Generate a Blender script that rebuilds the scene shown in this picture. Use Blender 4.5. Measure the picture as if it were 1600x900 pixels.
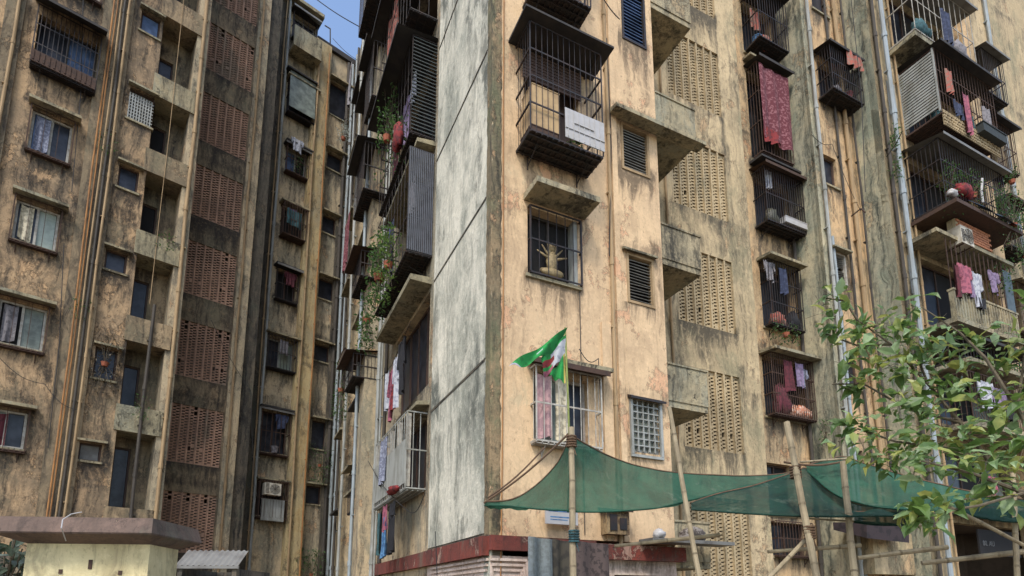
import bpy, math, random
from mathutils import Vector, Matrix
random.seed(7)
sc = bpy.context.scene
for o in list(bpy.data.objects): bpy.data.objects.remove(o)
col = sc.collection

# ---------------------------------------------------------------- camera
F, PX, PY, TILT, CZ = 892.0, 800.0, 795.0, math.radians(9.23), 1.6
cam_d = bpy.data.cameras.new('camera'); cam = bpy.data.objects.new('camera', cam_d); col.objects.link(cam)
cam.location = (0, 0, CZ); cam.rotation_euler = (math.radians(90) + TILT, 0, 0)
cam_d.sensor_width = 36; cam_d.lens = F / 1600 * 36; cam_d.shift_y = (PY - 450) / 1600
cam_d.clip_start = .05; cam_d.clip_end = 2000
sc.camera = cam

# ---------------------------------------------------------------- sky, sun, exposure
SUN_EL, SUN_AZ = math.radians(52), math.radians(193)      # azimuth measured clockwise from +Y
w = bpy.data.worlds.new('World'); sc.world = w; w.use_nodes = True
nt = w.node_tree; nt.nodes.clear()
sky = nt.nodes.new('ShaderNodeTexSky'); sky.sky_type = 'NISHITA'; sky.sun_disc = False
sky.sun_elevation = SUN_EL; sky.sun_rotation = SUN_AZ; sky.air_density = 1.0; sky.dust_density = 1.6; sky.ozone_density = 1.0
bg = nt.nodes.new('ShaderNodeBackground'); bg.inputs[1].default_value = .15
wo = nt.nodes.new('ShaderNodeOutputWorld'); nt.links.new(sky.outputs[0], bg.inputs[0]); nt.links.new(bg.outputs[0], wo.inputs[0])
sd = bpy.data.lights.new('sun', 'SUN'); sd.energy = 1.45; sd.angle = math.radians(12); sd.color = (1, .95, .88)
so = bpy.data.objects.new('sun', sd); col.objects.link(so)
sv = Vector((math.sin(SUN_AZ) * math.cos(SUN_EL), math.cos(SUN_AZ) * math.cos(SUN_EL), math.sin(SUN_EL)))
so.rotation_euler = sv.to_track_quat('Z', 'Y').to_euler(); so.location = (0, -20, 40)
sc.view_settings.view_transform = 'Standard'; sc.view_settings.look = 'None'
sc.view_settings.exposure = 1.1; sc.view_settings.gamma = 1
sc.render.engine = 'CYCLES'

# ---------------------------------------------------------------- frames: a facade's own axes (s along it, o outwards, z up)
def ray(x, y):
    r, u = (x - PX) / F, (PY - y) / F
    return Vector((r, math.cos(TILT) - u * math.sin(TILT), math.sin(TILT) + u * math.cos(TILT)))
class Frame:
    def __init__(s, ox, oy, az):
        a = math.radians(az); s.O = Vector((ox, oy, 0)); s.d = Vector((math.sin(a), math.cos(a), 0)); s.n = Vector((-s.d.y, s.d.x, 0))
        s.M = Matrix(((s.d.x, s.n.x, 0, ox), (s.d.y, s.n.y, 0, oy), (0, 0, 1, 0), (0, 0, 0, 1)))
    def hit(s, x, y, o=0.0):           # where the sight line through a photo pixel meets the facade plane at offset o
        r = ray(x, y); k = (s.O.dot(s.n) - o) / r.dot(s.n); p = k * r
        return (p - s.O).dot(s.d), CZ + p.z
    def rect(s, xl, yt, xr, yb, o=0.0, xb=None):   # top-left pixel, right x, bottom pixel
        s0, z1 = s.hit(xl, yt, o); _, z0 = s.hit(xl if xb is None else xb, yb, o)
        # right edge taken on the level of the middle height
        zm = (z0 + z1) / 2; lo, hi = s0, s0 + 12
        for _ in range(30):
            m = (lo + hi) / 2; P = s.O + m * s.d - o * s.n; Z = zm - CZ
            X = PX + F * P.x / (P.y * math.cos(TILT) + Z * math.sin(TILT))
            if X < xr: lo = m
            else: hi = m
        return s0, lo, z0, z1
A = Frame(-.34, 8.77, 64.6)      # ochre front of the near block
G = Frame(-.34, 8.77, 154.4)     # its grey alley side (s is negative away from the corner)
B = Frame(-12.1, 14.3, 48.7)     # left block
U = Frame(0, 0, 90)              # world axes: s = X, o = -Y
def wp(x, y, Y):
    r = ray(x, y); k = Y / r.y; return (k * r.x, -Y, CZ + k * r.z)

# ---------------------------------------------------------------- mesh builder
WM = {}
class MB:
    def __init__(s): s.v = []; s.f = []; s.mi = []; s.cur = 0
    def add(s, vs, fs):
        b = len(s.v); s.v += vs; s.f += [tuple(b + i for i in f) for f in fs]; s.mi += [s.cur] * len(fs)
    def box(s, x0, x1, o0, o1, z0, z1):
        y0, y1 = -o1, -o0
        s.add([(x0, y0, z0), (x1, y0, z0), (x1, y1, z0), (x0, y1, z0), (x0, y0, z1), (x1, y0, z1), (x1, y1, z1), (x0, y1, z1)],
              [(0, 3, 2, 1), (4, 5, 6, 7), (0, 1, 5, 4), (1, 2, 6, 5), (2, 3, 7, 6), (3, 0, 4, 7)])
    def hexa(s, pts):   # 8 points (s,o,z) in box order
        s.add([(p[0], -p[1], p[2]) for p in pts], [(0, 3, 2, 1), (4, 5, 6, 7), (0, 1, 5, 4), (1, 2, 6, 5), (2, 3, 7, 6), (3, 0, 4, 7)])
    def bar(s, p, q, r, n=6, r2=None):
        p = Vector((p[0], -p[1], p[2])); q = Vector((q[0], -q[1], q[2])); d = (q - p)
        if d.length < 1e-6: return
        d.normalize(); a = d.orthogonal().normalized(); b = d.cross(a); r2 = r if r2 is None else r2
        vs = []
        for c, rr in ((p, r), (q, r2)):
            for i in range(n):
                t = 2 * math.pi * i / n; vs.append(tuple(c + rr * (math.cos(t) * a + math.sin(t) * b)))
        s.add(vs, [(i, (i + 1) % n, n + (i + 1) % n, n + i) for i in range(n)] + [tuple(range(n - 1, -1, -1)), tuple(range(n, 2 * n))])
    def tube(s, pts, r, n=6):
        for a, b in zip(pts, pts[1:]): s.bar(a, b, r, n)
    def quad(s, *p): s.add([(a[0], -a[1], a[2]) for a in p], [tuple(range(len(p)))])
    def grid(s, fn, nu, nv):
        vs = []
        for j in range(nv + 1):
            for i in range(nu + 1):
                p = fn(i / nu, j / nv); vs.append((p[0], -p[1], p[2]))
        s.add(vs, [(j * (nu + 1) + i, j * (nu + 1) + i + 1, (j + 1) * (nu + 1) + i + 1, (j + 1) * (nu + 1) + i) for j in range(nv) for i in range(nu)])
    def blob(s, c, rx, ro, rz, nz=.15, n=8, m=6):
        vs = []
        for j in range(m + 1):
            ph = math.pi * j / m
            for i in range(n):
                t = 2 * math.pi * i / n; k = 1 + random.uniform(-nz, nz)
                vs.append((c[0] + rx * k * math.sin(ph) * math.cos(t), -c[1] + ro * k * math.sin(ph) * math.sin(t), c[2] + rz * k * math.cos(ph)))
        s.add(vs, [(j * n + i, j * n + (i + 1) % n, (j + 1) * n + (i + 1) % n, (j + 1) * n + i) for j in range(m) for i in range(n)])
    def mesh(s, name, mats, loc=(0, 0, 0), smooth=False):
        me = bpy.data.meshes.new(name)
        me.from_pydata([(v[0] - loc[0], v[1] + loc[1], v[2] - loc[2]) for v in s.v], [], s.f)
        for m in (mats if isinstance(mats, (list, tuple)) else [mats]): me.materials.append(m)
        me.polygons.foreach_set('material_index', s.mi)
        if smooth: me.polygons.foreach_set('use_smooth', [True] * len(me.polygons))
        me.update(); return me
    def build(s, name, mats, fr, parent=None, smooth=False, **kw):
        xs = [v[0] for v in s.v]; ys = [v[1] for v in s.v]; zs = [v[2] for v in s.v]
        base = ((min(xs) + max(xs)) / 2, -(min(ys) + max(ys)) / 2, min(zs))
        return link(s.mesh(name, mats, base, smooth), name, fr, base, parent, **kw)
def link(me, name, fr, at, parent=None, rot=None, label=None, cat=None, group=None, kind=None):
    ob = bpy.data.objects.new(name, me); col.objects.link(ob)
    M = fr.M @ Matrix.Translation((at[0], -at[1], at[2]))
    if rot is not None: M = M @ rot
    if parent is not None:
        ob.parent = parent; ob.matrix_basis = WM[parent.name].inverted() @ M
    else: ob.matrix_basis = M
    WM[ob.name] = M
    if label: ob['label'] = label
    if cat: ob['category'] = cat
    if group: ob['group'] = group
    if kind: ob['kind'] = kind
    return ob
def thing(name, fr, at, label, cat, group=None):
    return link(None, name, fr, at, None, None, label, cat, group)

# ---------------------------------------------------------------- materials
MATS = {}
def nodes(name):
    m = bpy.data.materials.new(name); m.use_nodes = True; t = m.node_tree; t.nodes.clear()
    out = t.nodes.new('ShaderNodeOutputMaterial'); b = t.nodes.new('ShaderNodeBsdfPrincipled'); t.links.new(b.outputs[0], out.inputs[0])
    MATS[name] = m
    return m, t, b
def N(t, typ, **kw):
    n = t.nodes.new(typ)
    for k, v in kw.items(): setattr(n, k, v)
    return n
def noise(t, vec, scale, detail=5, rough=.6, sc3=None, off=(0, 0, 0)):
    mp = N(t, 'ShaderNodeMapping'); mp.inputs['Scale'].default_value = sc3 or (1, 1, 1); mp.inputs['Location'].default_value = off
    t.links.new(vec, mp.inputs[0]); n = N(t, 'ShaderNodeTexNoise'); n.inputs['Scale'].default_value = scale
    n.inputs['Detail'].default_value = detail; n.inputs['Roughness'].default_value = rough; t.links.new(mp.outputs[0], n.inputs['Vector'])
    return n.outputs[0]
def ramp(t, fac, a, b):
    n = N(t, 'ShaderNodeMapRange', interpolation_type='SMOOTHSTEP'); n.inputs[1].default_value = a; n.inputs[2].default_value = b
    t.links.new(fac, n.inputs[0]); return n.outputs[0]
def mul(t, a, b, op='MULTIPLY'):
    n = N(t, 'ShaderNodeMath', operation=op)
    for i, x in ((0, a), (1, b)):
        if isinstance(x, (int, float)): n.inputs[i].default_value = x
        else: t.links.new(x, n.inputs[i])
    n.use_clamp = True
    return n.outputs[0]
def mix(t, f, a, b):
    n = N(t, 'ShaderNodeMix', data_type='RGBA')
    for i, x in ((0, f), (6, a), (7, b)):
        if isinstance(x, (int, float)): n.inputs[i].default_value = x
        elif isinstance(x, tuple): n.inputs[i].default_value = (*x, 1)
        else: t.links.new(x, n.inputs[i])
    return n.outputs[2]
def C(r, g, b):   # sRGB 0..255 to linear
    return tuple(((c / 255) / 12.92 if c <= 10 else (((c / 255) + .055) / 1.055) ** 2.4) for c in (r, g, b))
def plaster(name, c1, c2, stain, dark, streak=.5, mould=.4, peel=.2, peelc=None, seed=0, bump=.6, lich=None, lf=.3, drip=None, wide=1.0):
    m, t, b = nodes(name); g0 = N(t, 'ShaderNodeNewGeometry').outputs['Position']; off = (seed * 3.1, seed * 1.7, seed * 2.3)
    if wide != 1:
        ws = N(t, 'ShaderNodeVectorMath', operation='SCALE'); t.links.new(g0, ws.inputs[0]); ws.inputs['Scale'].default_value = wide; g0 = ws.outputs[0]
    wv = N(t, 'ShaderNodeTexNoise'); wv.inputs['Scale'].default_value = 1.3; wv.inputs['Detail'].default_value = 3; t.links.new(g0, wv.inputs['Vector'])
    w1 = N(t, 'ShaderNodeVectorMath', operation='MULTIPLY_ADD'); t.links.new(wv.outputs['Color'], w1.inputs[0]); w1.inputs[1].default_value = (.35, .35, .35); t.links.new(g0, w1.inputs[2]); g = w1.outputs[0]
    big = noise(t, g, .5, 5, .62, None, off); mid = noise(t, g, 2.0, 8, .72, (1, 1, .8), off); fine = noise(t, g0, 13, 6, .72, None, off)
    stk = noise(t, g, 1.0, 6, .68, (3.2, 3.2, .2), off); stk2 = noise(t, g, 1.0, 5, .7, (13, 13, .5), off)
    mld = noise(t, g, 1.0, 9, .78, (1.7, 1.7, .6), (off[0] + 9, off[1], 4)); lic = noise(t, g, 1.0, 8, .74, (1.1, 1.1, .45), (off[0] - 7, off[1] + 3, 1))
    c = mix(t, ramp(t, big, .40, .60), c1, c2)
    c = mix(t, mul(t, ramp(t, mid, .44, .64), .55), c, stain)
    if peel > 0:
        pl = noise(t, g, 1.5, 9, .78, (1, 1, .7), (off[0], 5, off[2])); th = .60 - .16 * peel; pf = ramp(t, pl, th, th + .012); ed = mul(t, ramp(t, pl, th - .03, th), pf, 'SUBTRACT')
        c = mix(t, mul(t, pf, .75), c, peelc or dark); c = mix(t, mul(t, ed, .7), c, dark)
    c = mix(t, mul(t, ramp(t, lic, .60 - .2 * lf, .68 - .1 * lf), .75), c, lich or tuple((a + b_) / 2 for a, b_ in zip(stain, (.16, .17, .12))))
    c = mix(t, mul(t, ramp(t, stk, .58 - .14 * streak, .68), min(.9, streak)), c, stain)
    c = mix(t, mul(t, mul(t, ramp(t, stk2, .44, .68), ramp(t, stk, .40, .58)), min(1, streak * 1.1)), c, dark)
    cl_ = ramp(t, noise(t, g0, .8, 3, .5, None, (off[0] + 30, 1, 2)), .38, .58); mf = mul(t, mul(t, ramp(t, mld, .64 - .2 * mould, .72 - .14 * mould), min(.95, .5 + .6 * mould)), mul(t, mul(t, cl_, .7), .3, 'ADD')); c = mix(t, mf, c, dark)
    sa = N(t, 'ShaderNodeAttribute', attribute_name='soot').outputs['Fac']; s_n = noise(t, g, 1.0, 7, .74, (6, 6, .45), (off[0] + 2, 18, 3))
    c = mix(t, mul(t, ramp(t, mul(t, mul(t, s_n, .7), mul(t, sa, .34), 'ADD'), .44, .62), mul(t, ramp(t, sa, .02, .35), .88)), c, dark)
    if drip:   # soot runs that start at the ledges of every storey and die out downwards
        off_, per, st = drip; sp = N(t, 'ShaderNodeSeparateXYZ'); t.links.new(g, sp.inputs[0])
        f1 = N(t, 'ShaderNodeMath', operation='SUBTRACT'); t.links.new(sp.outputs[2], f1.inputs[0]); f1.inputs[1].default_value = off_ + .17
        f2 = N(t, 'ShaderNodeMath', operation='DIVIDE'); t.links.new(f1.outputs[0], f2.inputs[0]); f2.inputs[1].default_value = per
        f3 = N(t, 'ShaderNodeMath', operation='FRACT'); t.links.new(f2.outputs[0], f3.inputs[0]); fr_ = mul(t, mul(t, f3.outputs[0], f3.outputs[0]), ramp(t, f3.outputs[0], 1.0, .93))
        dn = noise(t, g, 1.0, 6, .75, (7, 7, .35), (off[0] + 2, 8, 3)); dl = mul(t, mul(t, dn, .75), mul(t, fr_, .33), 'ADD')
        c = mix(t, mul(t, mul(t, ramp(t, dl, .56, .72), st), mul(t, mul(t, ramp(t, noise(t, g0, 1.1, 3, .5, (1, 1, .8), (5, off[1], 3)), .40, .60), .8), .2, 'ADD')), c, dark)
    spk = ramp(t, noise(t, g0, 30, 3, .65, (1, 1, .6), off), .56, .68)
    c = mix(t, mul(t, spk, .36 * min(1, .35 + streak)), c, dark)
    c = mix(t, mul(t, ramp(t, fine, .5, .75), .35), c, tuple(min(1, x * 1.45) for x in c1))
    t.links.new(c, b.inputs['Base Color']); b.inputs['Roughness'].default_value = .95
    h = mul(t, fine, .4); h = mul(t, h, mul(t, mid, .9), 'ADD')
    if peel > 0: h = mul(t, h, mul(t, pf, .3), 'SUBTRACT')
    bp = N(t, 'ShaderNodeBump'); bp.inputs['Strength'].default_value = bump; bp.inputs['Distance'].default_value = .05
    t.links.new(h, bp.inputs['Height']); t.links.new(bp.outputs[0], b.inputs['Normal'])
    return m
def simple(name, c, rough=.7, metal=0, c2=None, sc=6, sc3=None, amt=.6, bump=.15, lo=.4, hi=.65):
    m, t, b = nodes(name); b.inputs['Roughness'].default_value = rough; b.inputs['Metallic'].default_value = metal
    g = N(t, 'ShaderNodeNewGeometry').outputs['Position']; n = noise(t, g, sc, 5, .65, sc3)
    c2 = c2 or tuple(x * .45 for x in c)
    cc = mix(t, mul(t, ramp(t, n, lo, hi), amt), c, c2); t.links.new(cc, b.inputs['Base Color'])
    if bump:
        bp = N(t, 'ShaderNodeBump'); bp.inputs['Strength'].default_value = bump; bp.inputs['Distance'].default_value = .01
        t.links.new(noise(t, g, sc * 4, 4, .6), bp.inputs['Height']); t.links.new(bp.outputs[0], b.inputs['Normal'])
    return m
def cloth(name, c, c2=None, sc=10, wave=False, lo=.48, hi=.56):
    m, t, b = nodes(name); b.inputs['Roughness'].default_value = .9
    g = N(t, 'ShaderNodeNewGeometry').outputs['Position']
    cc = mix(t, ramp(t, noise(t, g, sc, 2, .5), lo, hi), c, c2 or tuple(x * .6 for x in c)); t.links.new(cc, b.inputs['Base Color'])
    return m
def glass(name, c, rough=.15):
    m, t, b = nodes(name); g = N(t, 'ShaderNodeNewGeometry').outputs['Position']
    cc = mix(t, ramp(t, noise(t, g, 3, 5, .6), .35, .7), c, tuple(x * 2.2 + .01 for x in c)); t.links.new(cc, b.inputs['Base Color'])
    b.inputs['Roughness'].default_value = rough; b.inputs['Specular IOR Level'].default_value = .3
    return m
ochre = plaster('ochre_plaster', C(212, 182, 142), C(196, 168, 132), C(170, 144, 112), C(92, 78, 60), .26, .10, .08, C(204, 156, 120), 1, .4, C(184, 166, 132), .12, (2.6, 3.0, .45))
grey = plaster('grey_cement', C(216, 210, 190), C(200, 196, 178), C(168, 166, 150), C(84, 87, 78), .36, .78, .0, None, 2, .8, C(122, 126, 114), .7, (2.6, 3.0, .6), .5)
tan = plaster('tan_plaster', C(194, 172, 134), C(176, 156, 120), C(138, 124, 96), C(62, 57, 46), .6, .36, .05, C(182, 150, 112), 3, .6, C(130, 124, 96), .5, (4.9, 3.07, .8), .7)
recessp = plaster('recess_plaster', C(200, 166, 122), C(178, 154, 118), C(132, 116, 90), C(56, 50, 41), .55, .42, .1, C(192, 146, 104), 4, .6, C(138, 132, 108), .4, (6.5, 3.0, .8), .8)
greenp = plaster('streaked_grey_green_plaster', C(184, 172, 140), C(156, 152, 130), C(112, 116, 100), C(48, 52, 46), .95, .55, .05, C(174, 152, 118), 5, .7, C(124, 134, 116), .65, None, .6)
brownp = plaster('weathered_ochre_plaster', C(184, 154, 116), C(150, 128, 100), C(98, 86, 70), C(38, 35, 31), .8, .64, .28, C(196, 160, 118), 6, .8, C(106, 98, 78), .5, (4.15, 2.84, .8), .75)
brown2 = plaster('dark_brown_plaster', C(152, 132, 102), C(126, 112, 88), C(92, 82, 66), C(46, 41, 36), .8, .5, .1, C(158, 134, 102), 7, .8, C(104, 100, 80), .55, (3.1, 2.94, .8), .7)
farp = plaster('far_bay_plaster', C(188, 168, 134), C(160, 148, 122), C(116, 108, 92), C(52, 50, 44), .7, .48, .15, C(190, 154, 114), 8, .7, C(126, 124, 106), .5, (4.9, 2.95, .8), .8)
mouldp = plaster('black_mould_plaster', C(104, 94, 78), C(84, 78, 66), C(60, 57, 50), C(32, 31, 28), .9, .7, .1, C(110, 98, 78), 9, .8, C(78, 80, 66), .4)
cornerm = plaster('stained_corner_plaster', C(140, 120, 90), C(108, 98, 76), C(84, 82, 62), C(46, 44, 34), .9, .62, .15, C(176, 142, 106), 10, .8, C(96, 100, 72), .6)
conc = plaster('stained_concrete', C(164, 150, 118), C(140, 132, 106), C(104, 98, 80), C(48, 46, 38), .75, .62, .1, None, 11, .9, C(142, 140, 120), .5)
latt = plaster('cement_lattice', C(178, 158, 122), C(158, 140, 108), C(126, 112, 86), C(86, 74, 54), .5, .25, 0, None, 12, .2)
lattr = plaster('reddish_lattice', C(178, 142, 116), C(156, 124, 102), C(124, 100, 84), C(80, 68, 56), .45, .22, 0, None, 13, .2)
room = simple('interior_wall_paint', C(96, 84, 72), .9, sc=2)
redband = plaster('oxide_red_paint', C(124, 58, 46), C(104, 52, 44), C(84, 48, 40), C(48, 38, 34), .6, .4, .22, C(164, 138, 120), 25, .6)
pinkw = plaster('pinkish_white_paint', C(208, 190, 176), C(194, 174, 160), C(168, 146, 130), C(104, 90, 78), .5, .2, .1, C(170, 150, 130), 26, .4)
metal = simple('black_painted_iron', C(34, 32, 32), .6, .2, C(62, 44, 34), 8)
rust = simple('rusty_iron', C(72, 52, 40), .85, .1, C(44, 34, 30), 9)
whiteiron = simple('pale_painted_iron', C(168, 164, 152), .6, 0, C(112, 98, 84), 7)
alu = simple('window_aluminium', C(170, 166, 158), .5, 0, C(110, 100, 88), 6)
louvm = simple('grey_glass_louvre', C(118, 114, 104), .4, 0, C(74, 72, 66), 4)
woodd = simple('dark_wood', C(74, 54, 42), .75, 0, C(44, 34, 28), 5, (1, 1, .2))
blacksheet = simple('blackened_roof_sheet', C(36, 34, 34), .8, 0, C(60, 54, 48), 3)
greysheet = simple('grey_corrugated_sheet', C(118, 116, 110), .6, .2, C(78, 72, 66), 3)
pvc = simple('grey_pvc', C(150, 152, 146), .6, 0, C(98, 96, 84), 4, (1, 1, .3))
pvcd = simple('dark_drain_pipe', C(66, 60, 52), .8, 0, C(38, 36, 32), 5, (1, 1, .3))
pvcb = simple('bluish_white_pvc', C(140, 150, 154), .55, 0, C(116, 118, 112), 4, (1, 1, .3))
orangep = simple('orange_rust_pipe', C(158, 112, 64), .85, 0, C(104, 74, 50), 6, (1, 1, .4))
tanpipe = simple('painted_over_pipe', C(158, 134, 100), .9, 0, C(118, 98, 70), 5, (1, 1, .3))
gl = glass('dark_window_glass', C(30, 32, 38), .3); glb = glass('bluish_window_glass', C(60, 76, 102), .3); glg = glass('grey_green_glass', C(88, 94, 86), .4)
black = simple('dark_void_board', C(22, 20, 20), .9)  # flat black; on panes and louvre backings it paints the unlit interior
capp = plaster('brown_coping_paint', C(112, 92, 80), C(98, 82, 72), C(80, 68, 60), C(50, 42, 38), .5, .35, .12, C(134, 116, 100), 21, .4)
cream = plaster('cream_pillar_paint', C(208, 196, 152), C(196, 182, 138), C(170, 156, 116), C(110, 98, 74), .55, .14, .04, C(180, 172, 150), 22, .4)
bamboo = simple('weathered_bamboo', C(150, 136, 108), .8, 0, C(98, 86, 66), 7, (1, 1, .4))
bark = simple('tree_bark', C(92, 82, 64), .9, 0, C(58, 50, 40), 20)
rope = simple('brown_rope', C(96, 74, 54), .9)
wire = simple('black_cable', C(30, 30, 32), .7)
acm = simple('ac_casing', C(186, 180, 164), .6, 0, C(140, 126, 104), 5)
whites = simple('white_plastic_sheet', C(168, 166, 164), .5, 0, C(156, 152, 144), 6)
boxm = simple('buff_carton', C(178, 150, 108), .8, 0, C(130, 106, 76), 3)
brick = simple('brick_face', C(170, 112, 78), .9, 0, C(126, 84, 60), 9)
galv = simple('galvanised_sheet', C(120, 128, 130), .5, .4, C(88, 92, 92), 18)
pot = simple('terracotta', C(150, 84, 58), .85)
def leafmat(name, c, c2):
    m, t, b = nodes(name); g = N(t, 'ShaderNodeNewGeometry').outputs['Position']
    cc = mix(t, ramp(t, noise(t, g, 5, 3, .6), .4, .6), c, c2); t.links.new(cc, b.inputs['Base Color']); b.inputs['Roughness'].default_value = .45
    tr = N(t, 'ShaderNodeBsdfTranslucent'); t.links.new(mix(t, .5, cc, tuple(min(1, x * 2.2) for x in c)), tr.inputs[0])
    ms = N(t, 'ShaderNodeMixShader'); ms.inputs[0].default_value = .35; t.links.new(b.outputs[0], ms.inputs[1]); t.links.new(tr.outputs[0], ms.inputs[2])
    out = [n for n in t.nodes if n.type == 'OUTPUT_MATERIAL'][0]; t.links.new(ms.outputs[0], out.inputs[0])
    return m
leaf = leafmat('tree_leaf', C(92, 116, 56), C(68, 94, 48)); leaf2 = leafmat('yellowish_tree_leaf', C(146, 148, 78), C(112, 128, 62)); leaf3 = leafmat('pale_tree_leaf', C(140, 160, 116), C(104, 130, 84))
plantm = leafmat('balcony_plant_leaf', C(70, 98, 52), C(48, 74, 40))
def netmat(name, c):
    m, t, b = nodes(name); g = N(t, 'ShaderNodeNewGeometry').outputs['Position']
    n = noise(t, g, 2.2, 7, .7); n2 = noise(t, g, 1, 4, .6, (160, 160, 18)); n3 = noise(t, g, 5, 6, .7, (1, 1, .6), (4, 4, 4))
    cc = mix(t, ramp(t, n, .40, .62), c, tuple(x * .62 + .004 for x in c)); cc = mix(t, mul(t, ramp(t, n2, .45, .6), .4), cc, tuple(x * 1.5 + .01 for x in c)); cc = mix(t, mul(t, ramp(t, n3, .56, .7), .35), cc, C(120, 136, 118))
    bp = N(t, 'ShaderNodeBump'); bp.inputs['Strength'].default_value = .5; bp.inputs['Distance'].default_value = .03; t.links.new(noise(t, g, 6, 5, .6, (1, 1, 2.5)), bp.inputs['Height']); t.links.new(bp.outputs[0], b.inputs['Normal'])
    t.links.new(cc, b.inputs['Base Color']); b.inputs['Roughness'].default_value = .8
    tr = N(t, 'ShaderNodeBsdfTranslucent'); t.links.new(cc, tr.inputs[0]); tp = N(t, 'ShaderNodeBsdfTransparent')
    m1 = N(t, 'ShaderNodeMixShader'); m1.inputs[0].default_value = .45; t.links.new(b.outputs[0], m1.inputs[1]); t.links.new(tr.outputs[0], m1.inputs[2])
    m2 = N(t, 'ShaderNodeMixShader'); m2.inputs[0].default_value = .1; t.links.new(m1.outputs[0], m2.inputs[1]); t.links.new(tp.outputs[0], m2.inputs[2])
    out = [n for n in t.nodes if n.type == 'OUTPUT_MATERIAL'][0]; t.links.new(m2.outputs[0], out.inputs[0])
    return m
net = netmat('green_shade_net', C(44, 96, 74)); net2 = netmat('dark_green_shade_net', C(24, 68, 54))  # net2: same net, dark of the layered undersides put into the colour
CL = {k: cloth('cloth_' + k, *v) for k, v in dict(red=(C(122, 38, 38), C(84, 30, 32)), pink=(C(150, 84, 98), C(118, 64, 80)), blue=(C(78, 120, 156), C(56, 92, 132)), teal=(C(48, 82, 86),),
      black=(C(26, 26, 30),), white=(C(168, 170, 174), C(136, 138, 148)), purple=(C(124, 108, 134),), navy=(C(34, 42, 64), C(52, 60, 84)), orange=(C(150, 84, 70), C(128, 98, 84)),
      maroonprint=(C(88, 34, 42), C(126, 80, 84), 15, False, .5, .6), green=(C(30, 132, 60), C(24, 110, 48)), cream=(C(196, 186, 160),), grey=(C(120, 116, 118),), floral=(C(96, 100, 116), C(132, 136, 150), 16),
      maroon=(C(88, 36, 44),), yellow=(C(176, 160, 80),), pinkpale=(C(176, 140, 138), C(150, 120, 122))).items()}

# ---------------------------------------------------------------- setting: ground
g = MB(); g.box(-400, 400, -400, 400, -.3, 0); simple_g = simple('dusty_ground', C(120, 108, 92), .95, 0, C(92, 84, 72), .6)
g.build('ground', simple_g, U, kind='structure')

# ---------------------------------------------------------------- building kit
ROOMS = {}
def wall(fr, par, name, s0, s1, z0, z1, o, holes, mat, th=.22, endcaps=True):
    holes = [(max(h[0], s0), min(h[1], s1), max(h[2], z0), min(h[3], z1)) for h in holes if h[0] < s1 and h[1] > s0 and h[2] < z1 and h[3] > z0]
    xs = sorted({s0, s1, *[h[0] for h in holes], *[h[1] for h in holes]}); zs = sorted({z0, z1, *[h[2] for h in holes], *[h[3] for h in holes]})
    def cut(v, st):
        r = [v[0]]
        for a, b in zip(v, v[1:]):
            n = max(1, int((b - a) / st + .5)) if b - a > st else 1; r += [a + (b - a) * k / n for k in range(1, n)] + [b]
        return r
    xs = cut(xs, .16); zs = cut(zs, .3)
    m = MB(); solid = {}
    for i in range(len(xs) - 1):
        for j in range(len(zs) - 1):
            cx, cz = (xs[i] + xs[i + 1]) / 2, (zs[j] + zs[j + 1]) / 2
            solid[i, j] = not any(h[0] < cx < h[1] and h[2] < cz < h[3] for h in holes)
    for (i, j), k in solid.items():
        if not k: continue
        a, b, c, d = xs[i], xs[i + 1], zs[j], zs[j + 1]
        m.quad((a, o, c), (b, o, c), (b, o, d), (a, o, d)); m.quad((b, o - th, c), (a, o - th, c), (a, o - th, d), (b, o - th, d))
        if not solid.get((i - 1, j), False) and (i > 0 or endcaps): m.quad((a, o - th, c), (a, o, c), (a, o, d), (a, o - th, d))
        if not solid.get((i + 1, j), False) and (i < len(xs) - 2 or endcaps): m.quad((b, o, c), (b, o - th, c), (b, o - th, d), (b, o, d))
        if not solid.get((i, j - 1), False): m.quad((a, o - th, c), (b, o - th, c), (b, o, c), (a, o, c))
        if not solid.get((i, j + 1), False): m.quad((a, o, d), (b, o, d), (b, o - th, d), (a, o - th, d))
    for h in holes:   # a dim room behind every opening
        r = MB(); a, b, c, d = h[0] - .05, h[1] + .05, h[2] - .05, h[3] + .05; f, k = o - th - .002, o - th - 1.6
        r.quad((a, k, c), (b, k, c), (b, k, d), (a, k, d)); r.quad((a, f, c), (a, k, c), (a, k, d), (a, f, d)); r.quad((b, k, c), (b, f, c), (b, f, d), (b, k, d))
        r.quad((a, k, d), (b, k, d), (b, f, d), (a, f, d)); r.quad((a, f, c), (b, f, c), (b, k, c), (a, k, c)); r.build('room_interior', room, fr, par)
    ob = m.build(name, mat, fr, par); at = ob.data.attributes.new('soot', 'FLOAT', 'POINT')
    hk = [(h, random.uniform(.45, 1), random.uniform(.5, 1.3), random.uniform(.3, 1), random.uniform(.3, 1)) for h in holes]; vals = []
    for v in m.v:
        q = 0
        for h, k, ln, ka, kb in hk:
            if v[2] > h[3] + .4 or v[2] < h[2] - 3.2 or v[0] < h[0] - .5 or v[0] > h[1] + .5: continue
            if h[0] - .12 < v[0] < h[1] + .12 and v[2] <= h[2] + .01: q = max(q, k * math.exp(-(h[2] - v[2]) / ln))
            for c_, kk in ((h[0] - .1, ka), (h[1] + .1, kb)):
                e_ = 1 - abs(v[0] - c_) / .26
                if e_ > 0 and v[2] < h[3] + .3: q = max(q, kk * e_ * max(0, 1 - (h[3] + .3 - v[2]) / 3.2))
            if h[0] - .2 < v[0] < h[1] + .2 and h[3] < v[2] < h[3] + .4: q = max(q, .6 * k)
        vals.append(q)
    at.data.foreach_set('value', vals)
    return ob
def part(m, name, mat, fr, par, smooth=False, label=None, kind=None): return m.build(name, mat, fr, par, smooth, label=label, kind=kind)
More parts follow.
